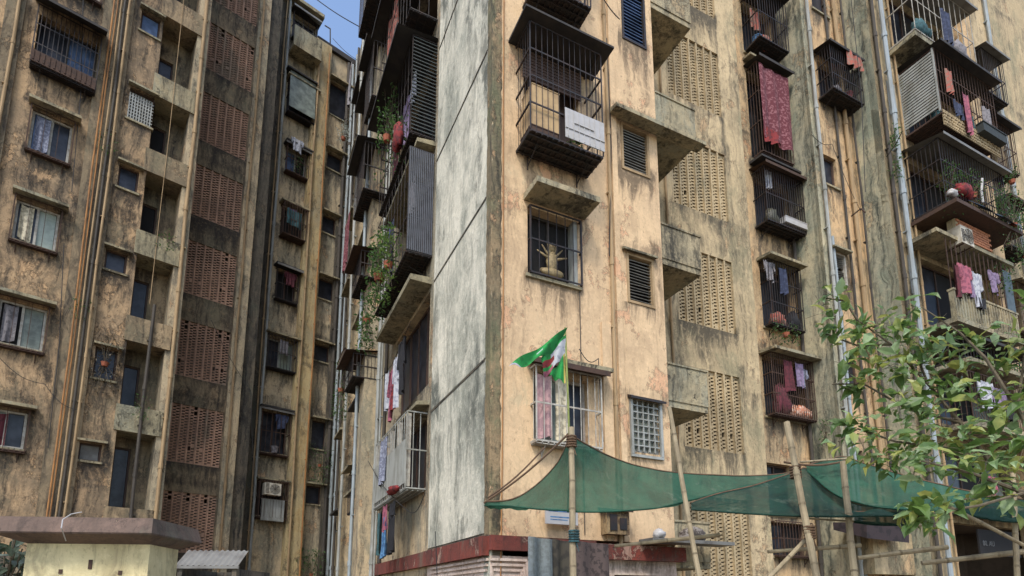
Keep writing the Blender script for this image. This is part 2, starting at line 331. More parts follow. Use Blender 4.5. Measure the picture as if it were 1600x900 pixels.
def window(fr, par, r, o, fm=alu, gm=gl, panes=2, inset=.1, fw=.045, sill=True, label=None, sillm=conc, rows=1):
    s0, s1, z0, z1 = r; q = o - inset; m = MB()
    m.box(s0, s1, q - .04, q + .02, z0, z0 + fw); m.box(s0, s1, q - .04, q + .02, z1 - fw, z1)
    m.box(s0, s0 + fw, q - .04, q + .017, z0 + fw, z1 - fw); m.box(s1 - fw, s1, q - .04, q + .017, z0 + fw, z1 - fw)
    wdt = (s1 - s0 - 2 * fw) / panes
    for i in range(1, panes): m.box(s0 + fw + i * wdt - fw / 2, s0 + fw + i * wdt + fw / 2, q - .04, q + .013, z0 + fw, z1 - fw)
    for j in range(1, rows):
        z = z0 + fw + j * (z1 - z0 - 2 * fw) / rows; m.box(s0 + fw, s1 - fw, q - .04, q + .009, z - .015, z + .015)
    wn = part(m, 'window', fm, fr, par, label=label)
    for i in range(panes):
        p = MB(); a = s0 + fw + i * wdt; p.box(a + .01, a + wdt - .01, q - .03 - .012 * (i % 2), q - .02 - .012 * (i % 2), z0 + fw, z1 - fw); part(p, 'pane', gm[i % len(gm)] if isinstance(gm, list) else gm, fr, wn)
    if sill:
        p = MB(); p.box(s0 - .05, s1 + .05, o - .1, o + .05, z0 - .06, z0 - .002); part(p, 'sill', sillm, fr, wn)
    return wn
def louvre(fr, par, r, o, fm=tanpipe, lm=louvm, n=13, fw=.05):
    s0, s1, z0, z1 = r; m = MB(); q = o - .05
    m.box(s0, s1, q - .08, o + .02, z0, z0 + fw); m.box(s0, s1, q - .08, o + .02, z1 - fw, z1); m.box(s0, s0 + fw, q - .08, o + .017, z0 + fw, z1 - fw); m.box(s1 - fw, s1, q - .08, o + .017, z0 + fw, z1 - fw)
    wn = part(m, 'louvre_window', fm, fr, par); h = (z1 - z0 - 2 * fw) / n; sl = MB()
    for i in range(n):
        z = z0 + fw + i * h
        if random.random() < .04: continue
        t = random.uniform(-.012, .012); sl.hexa([(s0 + fw, q + .01, z), (s1 - fw, q + .01, z + t), (s1 - fw, q - .05, z + h * .55 + t), (s0 + fw, q - .05, z + h * .55), (s0 + fw, q + .015, z + .012), (s1 - fw, q + .015, z + .012 + t), (s1 - fw, q - .045, z + h * .55 + .012 + t), (s0 + fw, q - .045, z + h * .55 + .012)])
    part(sl, 'louvre_slats', lm, fr, wn); bk = MB(); bk.box(s0 + fw, s1 - fw, q - .1, q - .085, z0 + fw, z1 - fw); part(bk, 'dark_backing', black, fr, wn)  # opaque black board behind the slats, standing in for the dark interior
def canopy(fr, par, s0, s1, z, o, d, th=.12, mat=conc, drop=.04, label=None, name='canopy'):
    m = MB(); j = random.uniform(-.01, .01)
    m.hexa([(s0, o + d, z - drop), (s1, o + d, z - drop + j), (s1, o, z), (s0, o, z), (s0, o + d, z - drop + th * .8), (s1, o + d, z - drop + th * .8 + j), (s1, o, z + th), (s0, o, z + th)])
    return part(m, name, mat, fr, par, label=label)
def cage(fr, par, r, o, d, mat=metal, sp=.13, rails=2, floor=True, roof=None, roofm=blacksheet, br=.008, brackets=True, label=None, name='window_cage', slope=.12, bottom='grid', side_l=None):
    s0, s1, z0, z1 = r; m = MB(); e = .014
    for z in [z0 + (z1 - z0) * k / rails for k in range(rails + 1)]:
        m.box(s0, s1, o + d - e, o + d, z - e, z + e)
        for s in (s0, s1): m.box(s - e, s + e, o + .003, o + d - e, z - e, z + e)
    n = max(2, int((s1 - s0) / sp))
    for i in range(n + 1):
        s = s0 + (s1 - s0) * i / n + random.uniform(-.006, .006); b = e if i in (0, n) else br; m.box(s - b, s + b, o + d - br, o + d + br * .5, z0 + e, z1 - e)
    k = max(1, int(d / sp))
    for i in range(1, k + 1):
        for s in (s0, s1): m.box(s - br * .6, s + br * .6, o + d * i / (k + 1) - br, o + d * i / (k + 1) + br, z0 + e, z1 - e)
    cg = part(m, name, mat, fr, par, label=label)
    if floor:
        f = MB()
        if bottom == 'grid':
            for i in range(int((s1 - s0) / .11) + 1): s = s0 + i * .11; f.box(s - .012, s + .012, o + .01, o + d, z0 - .035, z0 - .017)
            for i in range(4): q = o + d * (i + .5) / 4; f.box(s0, s1, q - .012, q + .012, z0 - .052, z0 - .036)
            f.box(s0, s1, o + .005, o + d * .99, z0 - .016, z0 - .004)
        else: f.box(s0 - .02, s1 + .02, o + .003, o + d + .02, z0 - .09, z0 - .015)
        part(f, 'cage_floor', mat if bottom == 'grid' else conc, fr, cg)
    if brackets:
        for s in (s0 + .15 * (s1 - s0), s1 - .15 * (s1 - s0)):
            b = MB(); b.bar((s, o + .01, z0 - .22), (s, o + d * .7, z0 - .06), .012, 5); b.bar((s, o + .012, z0 - .28), (s, o + .012, z0 - .02), .012, 5); part(b, 'bracket', mat, fr, cg)
    if roof:
        f = MB(); n = max(6, int((s1 - s0 + .2) / .07)); zz = z1 + .03
        def fn(u, v):
            ss = s0 - .1 + u * (s1 - s0 + .2); return (ss, o + .004 + v * roof, zz + slope - v * slope * 1.3 + .012 * math.sin(u * n * math.pi) + .02 * math.sin(u * 5 + s0))
        f.grid(fn, n, 3); f.grid(lambda u, v: (lambda p: (p[0], p[1], p[2] + .02))(fn(1 - u, v)), n, 3)
        a, b2 = fn(0, 1), fn(1, 1); f.box(a[0], b2[0], a[1] - .01, a[1] + .004, min(a[2], b2[2]) - .03, max(a[2], b2[2]) + .035)
        part(f, 'cage_roof', roofm, fr, cg)
    return cg
def lattice_mesh(wd, ht, rows, mat, name='lattice_panel', dmg=.03, kf=.54):
    m = MB(); rb = .05; m.box(0, rb, -.05, .045, 0, ht); m.box(wd - .01, wd, -.05, .0, 0, ht); h = ht / rows; c = (rb + wd - .01) / 2
    m.box(c - .006, c + .006, -.05, -.004, 0, ht)
    def slat(a, b, z, k):
        if z > ht - h * k: z = ht - h * k - .002
        t = random.uniform(-.004, .004); q = random.uniform(-.006, .0)
        m.hexa([(a, q, z), (b, q, z + .012 + t), (b, -.04, z + .026 + t), (a, -.04, z + .014), (a, q, z + h * k), (b, q, z + h * k + .012 + t), (b, -.04, z + h * k + .026 + t), (a, -.04, z + h * k + .014)])
    for i in range(rows + 1):
        for a, b, z in ((rb, c - .006, i * h), (c + .006, wd - .01, max(0, i * h - h * .5))):
            r = random.random()
            if r < dmg: continue
            slat(a, b, z, .98 if r > 1 - dmg else kf)
    return m.mesh(name, mat)
def lattice(fr, par, me, s0, s1, z0, z1, o, n, mat, frame_m):
    f = MB(); f.box(s0 - .03, s1 + .03, o - .1, o - .02, z0 - .04, z0); f.box(s0 - .03, s1 + .03, o - .1, o - .02, z1, z1 + .04)
    sc_ = part(f, 'lattice_screen', frame_m, fr, par); wd = (s1 - s0) / n
    for i in range(n): link(random.choice(me), 'lattice_panel', fr, (s0 + i * wd, o - .03, z0), sc_)
def pipe(fr, par, s, o, z0, z1, r, mat, ds=0, collars=True, name='drain_pipe'):
    m = MB(); k = int((z1 - z0) / 3) + 1; pts = [(s + ds * i / k + random.uniform(-.022, .022), o + random.uniform(-.01, .01), z0 + (z1 - z0) * i / k) for i in range(k + 1)]
    m.tube(pts, r, 8)
    if collars:
        for p in pts[1:-1]: m.bar((p[0], p[1], p[2] - .08), (p[0], p[1], p[2] + .06), r * 1.28, 8)
        for p in pts[:-1]: m.box(p[0] - r * 1.5, p[0] + r * 1.5, o - r - .04, o + r * .4, p[2] + 1.4, p[2] + 1.43)
    return part(m, name, mat, fr, par, smooth=False)
# ---------------------------------------------------------------- loose things
def hang(fr, s, o, z, w_, h, c, label, kind='towel', cat='clothing', name=None, group=None):
    m = MB(); ph = random.uniform(0, 6); fq = random.uniform(2.2, 3.6)
    def sheet(a, b, zt, zb, off=0, tp=0):
        def fn(u, v):
            ss = a + (b - a) * u; mid_ = (a + b) / 2; ss = mid_ + (ss - mid_) * (1 - tp * v)
            return (ss, o + off + .035 * math.sin(u * fq * 4.1 + ph + v * .8) * (.35 + v) + .016 * math.sin(u * 19 + ph - v * 2), zt + (zb - zt) * v + .03 * math.sin(u * 5 + ph) * v - .035 * math.sin(u * math.pi) * (1 - v))
        m.grid(fn, max(8, int((b - a) / .035)), 8)
    if kind == 'shirt':
        sheet(s, s + w_, z, z - h); sheet(s - w_ * .28, s + .01, z - .02, z - h * .5, .01, .3); sheet(s + w_ - .01, s + w_ * 1.28, z - .02, z - h * .5, .01, .3)
    elif kind == 'trousers':
        sheet(s, s + w_, z, z - h * .3); sheet(s, s + w_ * .47, z - h * .29, z - h, .005, .15); sheet(s + w_ * .53, s + w_, z - h * .29, z - h * .97, .0, .15)
    else: sheet(s, s + w_, z, z - h)
    m2 = MB(); m2.v = m.v + [(v[0], v[1] + .006, v[2]) for v in m.v]; n = len(m.v); m2.f = m.f + [tuple(i + n for i in reversed(f)) for f in m.f]; m2.mi = [0] * len(m2.f)
    return m2.build(name or {'shirt': 'hanging_shirt', 'trousers': 'hanging_trousers', 'towel': 'hanging_cloth'}[kind], CL[c], fr, None, True, label=label, cat=cat, group=group or 'washing and cloths hung on the two blocks')
def bundle(fr, s, o, z, rx, ro, rz, mat, label, name='cloth_bundle', cat='bundle'):
    m = MB(); m.blob((s, o, z + rz), rx, ro, rz, .22, 10, 7); m.blob((s + rx * .5, o, z + rz * .7), rx * .6, ro * .9, rz * .7, .2); m.blob((s - rx * .55, o, z + rz * .6), rx * .5, ro * .9, rz * .6, .2)
    return m.build(name, mat, fr, None, True, label=label, cat=cat)
def leafverts(c, d, up, L, Wd):
    d = d.normalized(); cu = random.uniform(.02, .3) * L; sd_ = d.cross(up).normalized(); nrm = sd_.cross(d); t = c + d * L
    return [c, c + d * L * .35 + sd_ * Wd * .5 + nrm * Wd * .12, c + d * L * .72 + sd_ * Wd * .34 + nrm * Wd * .06, t - nrm * cu * 1.3, c + d * L * .72 - sd_ * Wd * .34 + nrm * Wd * .06, c + d * L * .35 - sd_ * Wd * .5 + nrm * Wd * .12, c + d * L * .4 - nrm * 0, c + d * L * .75 - nrm * cu * .4]
LEAFF = [(0, 1, 6), (1, 2, 7, 6), (2, 3, 7), (3, 4, 7), (4, 5, 6, 7), (5, 0, 6)]
def plant(fr, s, o, z, w_, h, n, label, potw=.12, name='potted_plant', L=.09, trail=0, mat=plantm, potm=pot, cat='plant'):
    root = thing(name, fr, (s, o, z), label, cat)
    p = MB(); p.bar((s, o, z), (s, o, z + potw * 1.2), potw * .7, 10, potw); part(p, 'pot', potm, fr, root)
    st = MB(); lf = MB()
    for i in range(max(4, n // 12)):
        a = random.uniform(0, 6.28); r = random.uniform(.2, 1); q = (s + w_ * .5 * r * math.cos(a), o + min(w_ * .4, .25) * r * math.sin(a), z + potw * 1.2 + h * random.uniform(.4, 1) * (1 if random.random() > trail else -1)); st.bar((s, o, z + potw), q, .005, 4)
    for i in range(n):
        a = random.uniform(0, 6.28); r = math.sqrt(random.random()); hh = random.random() * h
        if random.random() < trail: hh = -hh
        c = Vector((s + w_ * .5 * r * math.cos(a), -(o + min(w_ * .4, .25) * r * math.sin(a)), z + potw + hh))
        lf.add([tuple(v) for v in leafverts(c, Vector((random.gauss(0, 1), random.gauss(0, 1), random.gauss(-.2, .7))), Vector((random.gauss(0, .3), random.gauss(0, .3), 1)), L * random.uniform(.6, 1.3), L * .5)], LEAFF)
    part(st, 'stems', bark, fr, root); part(lf, 'foliage', mat, fr, root, kind='stuff')
    return root
def acunit(fr, s, o, z, label, w_=.75, h=.52, d=.3):
    root = thing('air_conditioner', fr, (s, o, z), label, 'air conditioner')
    m = MB(); m.box(s, s + w_, o, o + d, z, z + h); part(m, 'casing', acm, fr, root)
    f = MB(); c = (s + w_ * .62, o + d + .012, z + h * .5)
    for k in range(1, 6):
        r = h * .08 * k; pts = [(c[0] + r * math.cos(t * math.pi / 8), c[1], c[2] + r * math.sin(t * math.pi / 8)) for t in range(17)]; f.tube(pts, .006, 4)
    for k in range(8): f.bar(c, (c[0] + h * .46 * math.cos(k * .785), c[1], c[2] + h * .46 * math.sin(k * .785)), .005, 4)
    part(f, 'fan_guard', pvcd, fr, root); v = MB()
    for k in range(8): v.box(s + .03, s + w_ * .26, o + d + .001, o + d + .008, z + .06 + k * .05, z + .085 + k * .05)
    part(v, 'vent_slats', pvcd, fr, root); b = MB()
    for q in (s + .1, s + w_ - .1): b.box(q - .015, q + .015, o - .12, o + d, z - .03, z - .002)
    part(b, 'bracket', rust, fr, root)
    return root
def crate(fr, s0, s1, o0, o1, z0, z1, mat, label, name='carton', cat='box', ribs=0, ribm=None):
    m = MB(); m.box(s0, s1, o0, o1, z0, z1)
    for k in range(ribs): s = s0 + (s1 - s0) * (k + .5) / ribs; m.box(s - .008, s + .008, o1 - .002, o1 + .01, z0 + .02, z1 - .02)
    m.box(s0 - .008, s1 + .008, o0 - .006, o1 + .008, z1, z1 + .02)
    return m.build(name, mat, fr, label=label, cat=cat)
# ================================================================= NEAR BLOCK
near = thing('apartment_block', A, (0, 0, 0), 'weathered ochre and grey apartment block whose sharp corner stands in the middle', 'building')
TOP = 27.0
# --- openings on the ochre front (o = 0)
R_bal = (.62, 1.78, 9.5, 11.55); R_w1 = A.rect(824, 322, 903, 428); R_w2 = (.78, 1.86, 4.25, 5.42)
R_up = (.75, 1.75, 12.9, 14.3)
LV = [A.rect(969, -24, 1008, 58), A.rect(969, 190, 1014, 262), A.rect(978, 394, 1022, 471), A.rect(986, 622, 1030, 705)]
R_mb = (2.02, 2.5, 2.7, 3.35)
wall(A, near, 'front_wall', 0.0, 3.66, 2.62, TOP, 0, [R_bal, R_w1, R_w2, R_up] + LV, ochre)
wall(A, near, 'ground_floor_wall', 0.0, 3.66, 0, 2.3, .0, [(1.0, 1.9, .0, 2.1), (2.3, 3.3, 1.0, 2.05)], pinkw)
# return of the front into the stair bay and its soffits
m = MB(); m.box(3.44, 3.66, -1.77, -.223, 0, TOP); part(m, 'return_wall', tan, A, near)
# --- stair bay (o = -1.55)
LZ = [(2.0 + 3.07 * k, 3.95 + 3.07 * k) for k in range(7)]
wall(A, near, 'stair_wall', 3.67, 8.0, 0, TOP, -1.55, [(5.44, 7.28, a, b) for a, b in LZ], tan)
m = MB(); m.box(7.78, 8.0, -2.48, -1.775, 0, TOP); part(m, 'return_wall', tan, A, near)
lme = [lattice_mesh(1.82 / 7, 1.95, 22, latt, dmg=d) for d in (.0, .01, .02, .05)]
for a, b in LZ[:6]: lattice(A, near, lme, 5.45, 7.27, a, b, -1.57, 7, latt, tan)
parm = plaster('grimy_parapet_plaster', C(176, 160, 126), C(150, 138, 110), C(108, 100, 80), C(46, 44, 36), .85, .72, .1, C(150, 130, 98), 31, .9, C(132, 130, 110), .55, (5.0, 3.0, .6))
# projecting landings with solid parapets
for k, zb in enumerate([2.2, 5.25, 8.2, 11.22, 14.2, 17.2]):
    s1 = [4.5, 4.66, 4.68, 4.74, 4.79, 4.8][k]
    m = MB(); m.box(3.665, s1, -1.545, -.02, zb, zb + .12); m.box(3.665, s1, -.12, 0.0, zb + .122, zb + .84); m.box(s1 - .1, s1, -1.545, -.122, zb + .122, zb + .84); m.box(3.665, s1 + .02, -.14, .02, zb + .842, zb + .88)
    part(m, 'landing_parapet', [parm, conc][k % 2], A, near)
canopy(A, near, 2.45, 4.72, 11.02, 0.02, .28, .1, label='long thin ledge running from the louvre window across the landing')
canopy(A, near, 2.7, 3.5, 5.27, 0.0, .12, .06, metal)
canopy(A, near, 2.68, 3.48, 8.22, 0.0, .1, .05)
for i, r in enumerate(LV):
    if i == 3:
        window(A, near, r, .0, pvc, glg, 1, .06, .06, False)
        m = MB(); s0, s1, z0, z1 = r
        for k in range(1, 5): s = s0 + (s1 - s0) * k / 5; m.box(s - .012, s + .012, -.03, .02, z0 + .02, z1 - .02)
        for k in range(1, 8): z = z0 + (z1 - z0) * k / 8; m.box(s0 + .02, s1 - .02, -.028, .018, z - .012, z + .012)
        m.box(s0 - .05, s0, -.02, .05, z0 - .05, z1 + .05); m.box(s1, s1 + .05, -.02, .05, z0 - .05, z1 + .05); m.box(s0 - .05, s1 + .05, -.02, .047, z0 - .1, z0 - .052)
        part(m, 'window_grille', pvc, A, near)
    else: louvre(A, near, r, 0, [metal, tanpipe, tanpipe, tanpipe][i], [glb, louvm, louvm, louvm][i], 15)
# --- W1 window with grille, gold figure behind it
canopy(A, near, .60, 1.86, 8.56, 0, .52, .13, conc, .0)
window(A, near, R_w1, 0, pvcd, black, 2, .2, .05, True)
m = MB(); m.box(R_w1[1] - .09, R_w1[1] - .003, -.19, -.01, R_w1[2] + .003, R_w1[3] - .003); part(m, 'reveal_lining', pvc, A, near)
cage(A, near, (R_w1[0] + .02, R_w1[1] + .03, R_w1[2] + .02, R_w1[3] - .02), 0.004, .08, metal, .16, 2, False, None, br=.006, brackets=False, name='window_grille')
# --- big balcony cage
canopy(A, near, .3, 2.12, 11.64, 0, .72, .05, blacksheet, -.02, label='flat black roof sheet over the balcony cage', name='balcony_roof')
cg = cage(A, near, (.46, 1.92, 9.46, 11.6), 0, .56, metal, .105, 4, True, None, name='balcony_cage', br=.005)
window(A, near, (.64, 1.76, 9.52, 11.5), 0, woodd, woodd, 4, .18, .05, False, label='dark plank door behind the balcony cage', rows=3)
m = MB()
for k in range(9): m.box(.56, 1.8, .05 + .004 * k, .07 + .004 * k, 11.0 + .062 * k, 11.052 + .062 * k)
part(m, 'slatted_blind', woodd, A, near)
crate(A, .52, 1.06, .12, .5, 9.64, 10.42, boxm, 'tall buff carton behind the bars at the left of the big corner balcony cage', ribs=0)
crate(A, .5, 1.02, .1, .5, 9.5, 9.61, rust, 'low rusty tray under the buff carton in the corner balcony cage', 'tray', 'tray')
m = MB(); m.box(1.12, 1.93, .585, .6, 9.54, 10.12)
for k in range(7): s = 1.12 + .11 * (k + .5); m.box(s - .006, s + .006, .6, .612, 9.56, 10.1)
m.box(1.12, 1.93, .6, .615, 9.72, 9.735); m.box(1.3, 1.7, .6, .618, 9.86, 9.875)
m.build('tied_plastic_sheet', whites, A, label='white plastic sheet tied to the front of the big balcony cage', cat='plastic sheet')
plant(A, 1.5, .3, 9.5, .3, .25, 50, 'small pot plant standing low inside the big balcony cage', .08)
# cage above it, cut by the frame
cage(A, near, (.6, 1.75, 12.55, 14.4), 0, .55, metal, .12, 3, True, None, name='balcony_cage')
canopy(A, near, .5, 1.9, 14.5, 0, .7, .05, blacksheet)
window(A, near, (R_up), 0, woodd, gl, 2, .16, .05, False)
palegl = simple('greenish_white_glass', C(150, 160, 148), .4, 0, C(112, 124, 112), 3)
# --- W2 caged window with curtains (flags hang over it)
canopy(A, near, 1.25, 2.2, 5.58, 0, .3, .09, conc)
cage(A, near, (.72, 2.0, 4.18, 5.46), 0, .2, whiteiron, .14, 2, True, .34, rust, name='window_cage', brackets=True, slope=.05, br=.006)
window(A, near, R_w2, 0, alu, [palegl, palegl, gl], 3, .14, .05, False)
hang(A, .8, .1, 5.36, .28, 1.1, 'pinkpale', 'pink curtain hanging inside the caged window over the green net', cat='curtain', name='curtain')
hang(A, 1.12, .1, 5.36, .26, 1.1, 'cream', 'pale curtain beside the pink one in the caged window over the green net', cat='curtain', name='curtain')
# --- corner strip, pilasters, pipes
m = MB(); rows_ = []; z = 2.62
while z < TOP:
    j = lambda a: random.uniform(-a, a)
    ch = random.uniform(.01, .05) if random.random() < .12 else 0
    rows_.append([(.17 + j(.02), .002, z), (.15 + j(.02), .014 + j(.004), z), (.0 + ch * .5 + j(.005), .014 + j(.003), z), (-.014 + j(.003), .0 - ch * .5 + j(.005), z), (-.014 + j(.003), -.2 + j(.02), z), (-.001, -.24 + j(.02), z)]); z += random.uniform(.06, .16)
for a_, b_ in zip(rows_, rows_[1:]):
    for k in range(5): m.quad(a_[k + 1], a_[k], b_[k], b_[k + 1]) if False else m.quad(a_[k], a_[k + 1], b_[k + 1], b_[k])
part(m, 'corner_strip', cornerm, A, near)
m = MB(); m.box(2.16, 2.36, .0, .035, 2.62, 6.6); part(m, 'pilaster', ochre, A, near)
m = MB(); m.box(2.5, 2.62, .0, .05, 2.62, TOP); part(m, 'pilaster', ochre, A, near)
pipe(A, near, 2.42, .05, 2.4, TOP, .035, tanpipe); pipe(A, near, .18, .03, 1.0, TOP, .011, orangep, collars=False)
pipe(A, near, 1.72, .02, 2.7, 7.1, .008, pvcd, collars=False); pipe(A, near, 5.2, -1.5, 0, TOP, .03, tanpipe); pipe(A, near, 3.72, -1.4, 0, TOP, .04, pvcd)
# --- red band and lower fascia
m = MB(); m.box(-.02, .66, 0, .1, 2.38, 2.61); part(m, 'red_band', redband, A, near); m = MB(); m.box(1.9, 3.8, 0, .12, 2.3, 2.56); part(m, 'red_band', redband, A, near)
m = MB(); m.box(.66, 1.9, 0, .08, 2.3, 2.6); part(m, 'red_band', redband, A, near)
m = MB()
for k, (a, c) in enumerate([(.0, 2.28), (.03, 2.2), (.06, 2.12)]): m.box(.0 + a, .62 - a, .002 + .02 * (3 - k) * 0 + .001 * k, .05 - .012 * k, c - .06, c - .02); m.box(.6 - a * 1.5, .62 - a * 1.5 + .02, .003 + .001 * k, .049 - .012 * k, .2, c - .062)
part(m, 'pillar_moulding', pinkw, A, near)
m = MB()
for k, (a, c) in enumerate([(.0, 2.28), (.03, 2.2), (.06, 2.12)]): m.box(-2.9, -.02 - a, .002 + .001 * k, .05 - .012 * k, c - .06, c - .02)
part(m, 'pillar_moulding', pinkw, G, near)

# --- alley side (frame G, s < 0)
WG = [(-6.5, -3.45, 9.4, 11.9), (-6.5, -3.45, 12.5, 15.0), (-6.5, -3.45, 6.3, 8.5), (-6.3, -3.45, 4.0, 5.7), (-6.5, -3.45, 15.6, 18.0), (-6.5, -3.45, 18.6, 21.0)]
for k in range(8): WG.append((-11.2, -9.6, 3.6 + 3 * k, 5.0 + 3 * k)); WG.append((-14.2, -13.0, 3.6 + 3 * k, 4.8 + 3 * k))
wall(G, near, 'alley_wall', -17.5, -3.2, 0, TOP, -.0, WG, farp)
zc = [2.62, 5.57, 8.57, 11.57, 14.57, 17.57, 20.57, 23.57, TOP]
m = MB(); m.box(-3.2, 0, -.22, -.04, 0, TOP); part(m, 'alley_wall_core', mouldp, G, near)
for a, b in zip(zc, zc[1:]):
    m = MB(); m.box(-3.2, -.24, -.04, .0, a + .05, b); part(m, 'grey_wall_panel', grey, G, near)
    m = MB(); m.box(-3.2, -.26, -.039, .012, a - .01, a + .03); part(m, 'groove_lip', mouldp, G, near)
m = MB(); m.box(-.24, -.0, -.0385, .0, 0.0, TOP); part(m, 'corner_core', grey, G, near)
m = MB(); m.box(-3.2, -.24, -.04, .0, 0, 2.3); part(m, 'grey_wall_panel', pinkw, G, near)
m = MB(); m.box(-9.0, -3.2, 0, .1, 2.3, 2.6); part(m, 'red_band', redband, G, near); m = MB(); m.box(-3.19, .0, .014, .12, 2.3, 2.6); part(m, 'red_band', redband, G, near)
# stacked bays at s -3.4 .. -6.7
canopy(G, near, -6.75, -3.35, 8.6, 0, .5, .16, conc, 0, label='long concrete sunshade with a bare brown underside over the alley clothes line')
canopy(G, near, -6.6, -3.3, 12.05, 0, .45, .12, conc); canopy(G, near, -6.6, -3.3, 5.78, 0, .3, .1, conc)
cage(G, near, (-6.6, -3.4, 9.3, 11.9), 0, .6, metal, .3, 3, True, None, name='balcony_cage')
cage(G, near, (-6.6, -3.4, 12.3, 14.9), 0, .6, metal, .3, 3, True, 1.0, blacksheet, name='balcony_cage', slope=.05)
cage(G, near, (-6.6, -3.4, 15.6, 18.0), 0, .7, metal, .3, 3, True, 1.0, blacksheet, name='balcony_cage', slope=.05)
cage(G, near, (-6.5, -3.45, 3.95, 5.62), 0, .45, pvc, .2, 2, True, None, name='balcony_cage', brackets=False)
dk = simple('dark_green_louvre', C(44, 52, 52), .7)
m = MB()
for k in range(26): z = 12.35 + k * .098; m.hexa([(-3.38, .0, z), (-3.355, .0, z), (-3.355, .58, z), (-3.38, .58, z), (-3.42, .0, z + .07), (-3.395, .0, z + .07), (-3.395, .58, z + .07), (-3.42, .58, z + .07)])
part(m, 'end_louvres', dk, G, near)
m = MB()
for k in range(13): o = .02 + k * .045; m.box(-3.385, -3.37, o, o + .03, 9.32, 11.88)
part(m, 'upright_slats', simple('bluish_grey_slat', C(74, 78, 86), .7), G, near)
m = MB()
for k in range(60): s = -6.45 + k * .05; m.box(s, s + .028, .455, .468, 4.05, 5.0)
part(m, 'upright_slats', pvc, G, near)
m = MB()
for k in range(5): m.box(-6.45 + k * .72, -6.4 + k * .72, .33, .44, 4.0, 5.6)
part(m, 'balcony_posts', whiteiron, G, near)
for r in WG[:4]: window(G, near, r, 0, woodd, gl, 4, .2, .05, False)
for r in WG[6:]:
    if r[2] > 22: continue
    window(G, near, r, 0, alu, gl, 2, .15, .05, True); canopy(G, near, r[0] - .15, r[1] + .15, r[3] + .06, 0, .45, .1, random.choice([conc, blacksheet]))
# projecting boxes further down the alley
def px_box(x0, y0, x1, y1, o): return G.rect(x0, y0, x1, y1, o)
for (s0, s1, z0, z1, d, mt, lb) in [(-9.5, -7.9, 14.0, 15.6, .85, blacksheet, 'maroon curtained cage hanging over the alley'), (-9.4, -8.0, 11.2, 12.0, .8, rust, None), (-9.6, -8.2, 8.1, 8.8, .85, rust, None), (-11.0, -9.4, 17.6, 19.4, .5, blacksheet, None),
                                      (-9.0, -7.4, 20.4, 23.5, 1.05, blacksheet, None), (-10.8, -9.6, 4.4, 5.7, .4, conc, None), (-14.4, -13.0, 9.8, 11.0, .2, rust, None), (-9.2, -8.0, 17.4, 19.4, .7, blacksheet, None)]:
    cage(G, near, (s0, s1, z0, z1), 0, d, metal, .12, 2, True, d + .25, mt, name='window_cage', label=lb)
m = MB(); m.box(-8.9, -8.2, 0, .5, 0, TOP); part(m, 'pilaster', farp, G, near)
m = MB(); m.box(-12.6, -12.0, 0, .4, 0, TOP); part(m, 'pilaster', farp, G, near)
for s, o, r, mt, t in [(-8.0, .12, .06, pvc, TOP), (-8.95, .56, .05, pvcb, TOP), (-11.8, .45, .05, pvc, TOP), (-7.4, .06, .045, pvcd, TOP), (-15.2, .15, .07, pvcb, 26.2), (-14.6, .2, .05, pvcd, 26), (-16.0, .2, .08, pvcd, 25), (-7.7, .1, .03, pvc, TOP), (-16.6, .25, .05, pvcb, 20)]:
    pipe(G, near, s, o, 0, t, r, mt)
# --- window recess (o = -2.5)
rc = dict(top=A.rect(1152, 0, 1200, 80, -2.5), red=A.rect(1165, 112, 1216, 244, -2.5), c2=A.rect(1176, 275, 1234, 352, -2.5), c3=A.rect(1186, 412, 1240, 508, -2.5), c4=A.rect(1190, 556, 1258, 648, -2.5), c5=A.rect(1196, 722, 1238, 742, -2.5), c6=A.rect(1204, 815, 1262, 868, -2.5))
rc['c5'] = (rc['c5'][0], rc['c5'][1], 3.9, rc['c5'][3]); rc['top'] = (rc['red'][0], rc['red'][1], 18.3, 20.1)
wall(A, near, 'recess_wall', 8.0, 11.2, 0, TOP, -2.5, list(rc.values()), recessp)
m = MB(); m.box(11.0, 11.2, -2.495, -1.605, 0, TOP); part(m, 'recess_return_wall', greenp, A, near)
for k, q in rc.items():
    window(A, near, q, -2.5, woodd, [gl, black], 2, .2, .05, True)
q = rc['red']; cage(A, near, (q[0], q[1] + .05, q[2], q[3]), -2.5, .4, rust, .11, 3, True, .6, blacksheet)
q = rc['c2']; cage(A, near, (q[0] - .05, q[1] + .05, q[2] - .05, q[3]), -2.5, .45, metal, .09, 2, True, .6, rust); canopy(A, near, q[0] - .1, q[1] + .1, q[3] + .35, -2.5, .45, .08, blacksheet)
q = rc['c3']; cage(A, near, q, -2.5, .3, metal, .09, 3, True, None); canopy(A, near, q[0] - .1, q[1] + .1, q[3] + .05, -2.5, .5, .1, conc)
q = rc['c4']; cage(A, near, q, -2.5, .3, rust, .08, 3, True, None); canopy(A, near, q[0] - .12, q[1] + .12, q[3] + .04, -2.5, .55, .1, conc)
q = rc['top']; cage(A, near, (q[0], q[1], q[2], q[3]), -2.5, .6, metal, .1, 2, True, .8, blacksheet); canopy(A, near, q[0] - .1, q[1] + .1, q[2] - .35, -2.5, .3, .08, conc)
q = rc['c6']; cage(A, near, q, -2.5, .2, rust, .11, 2, True, None)
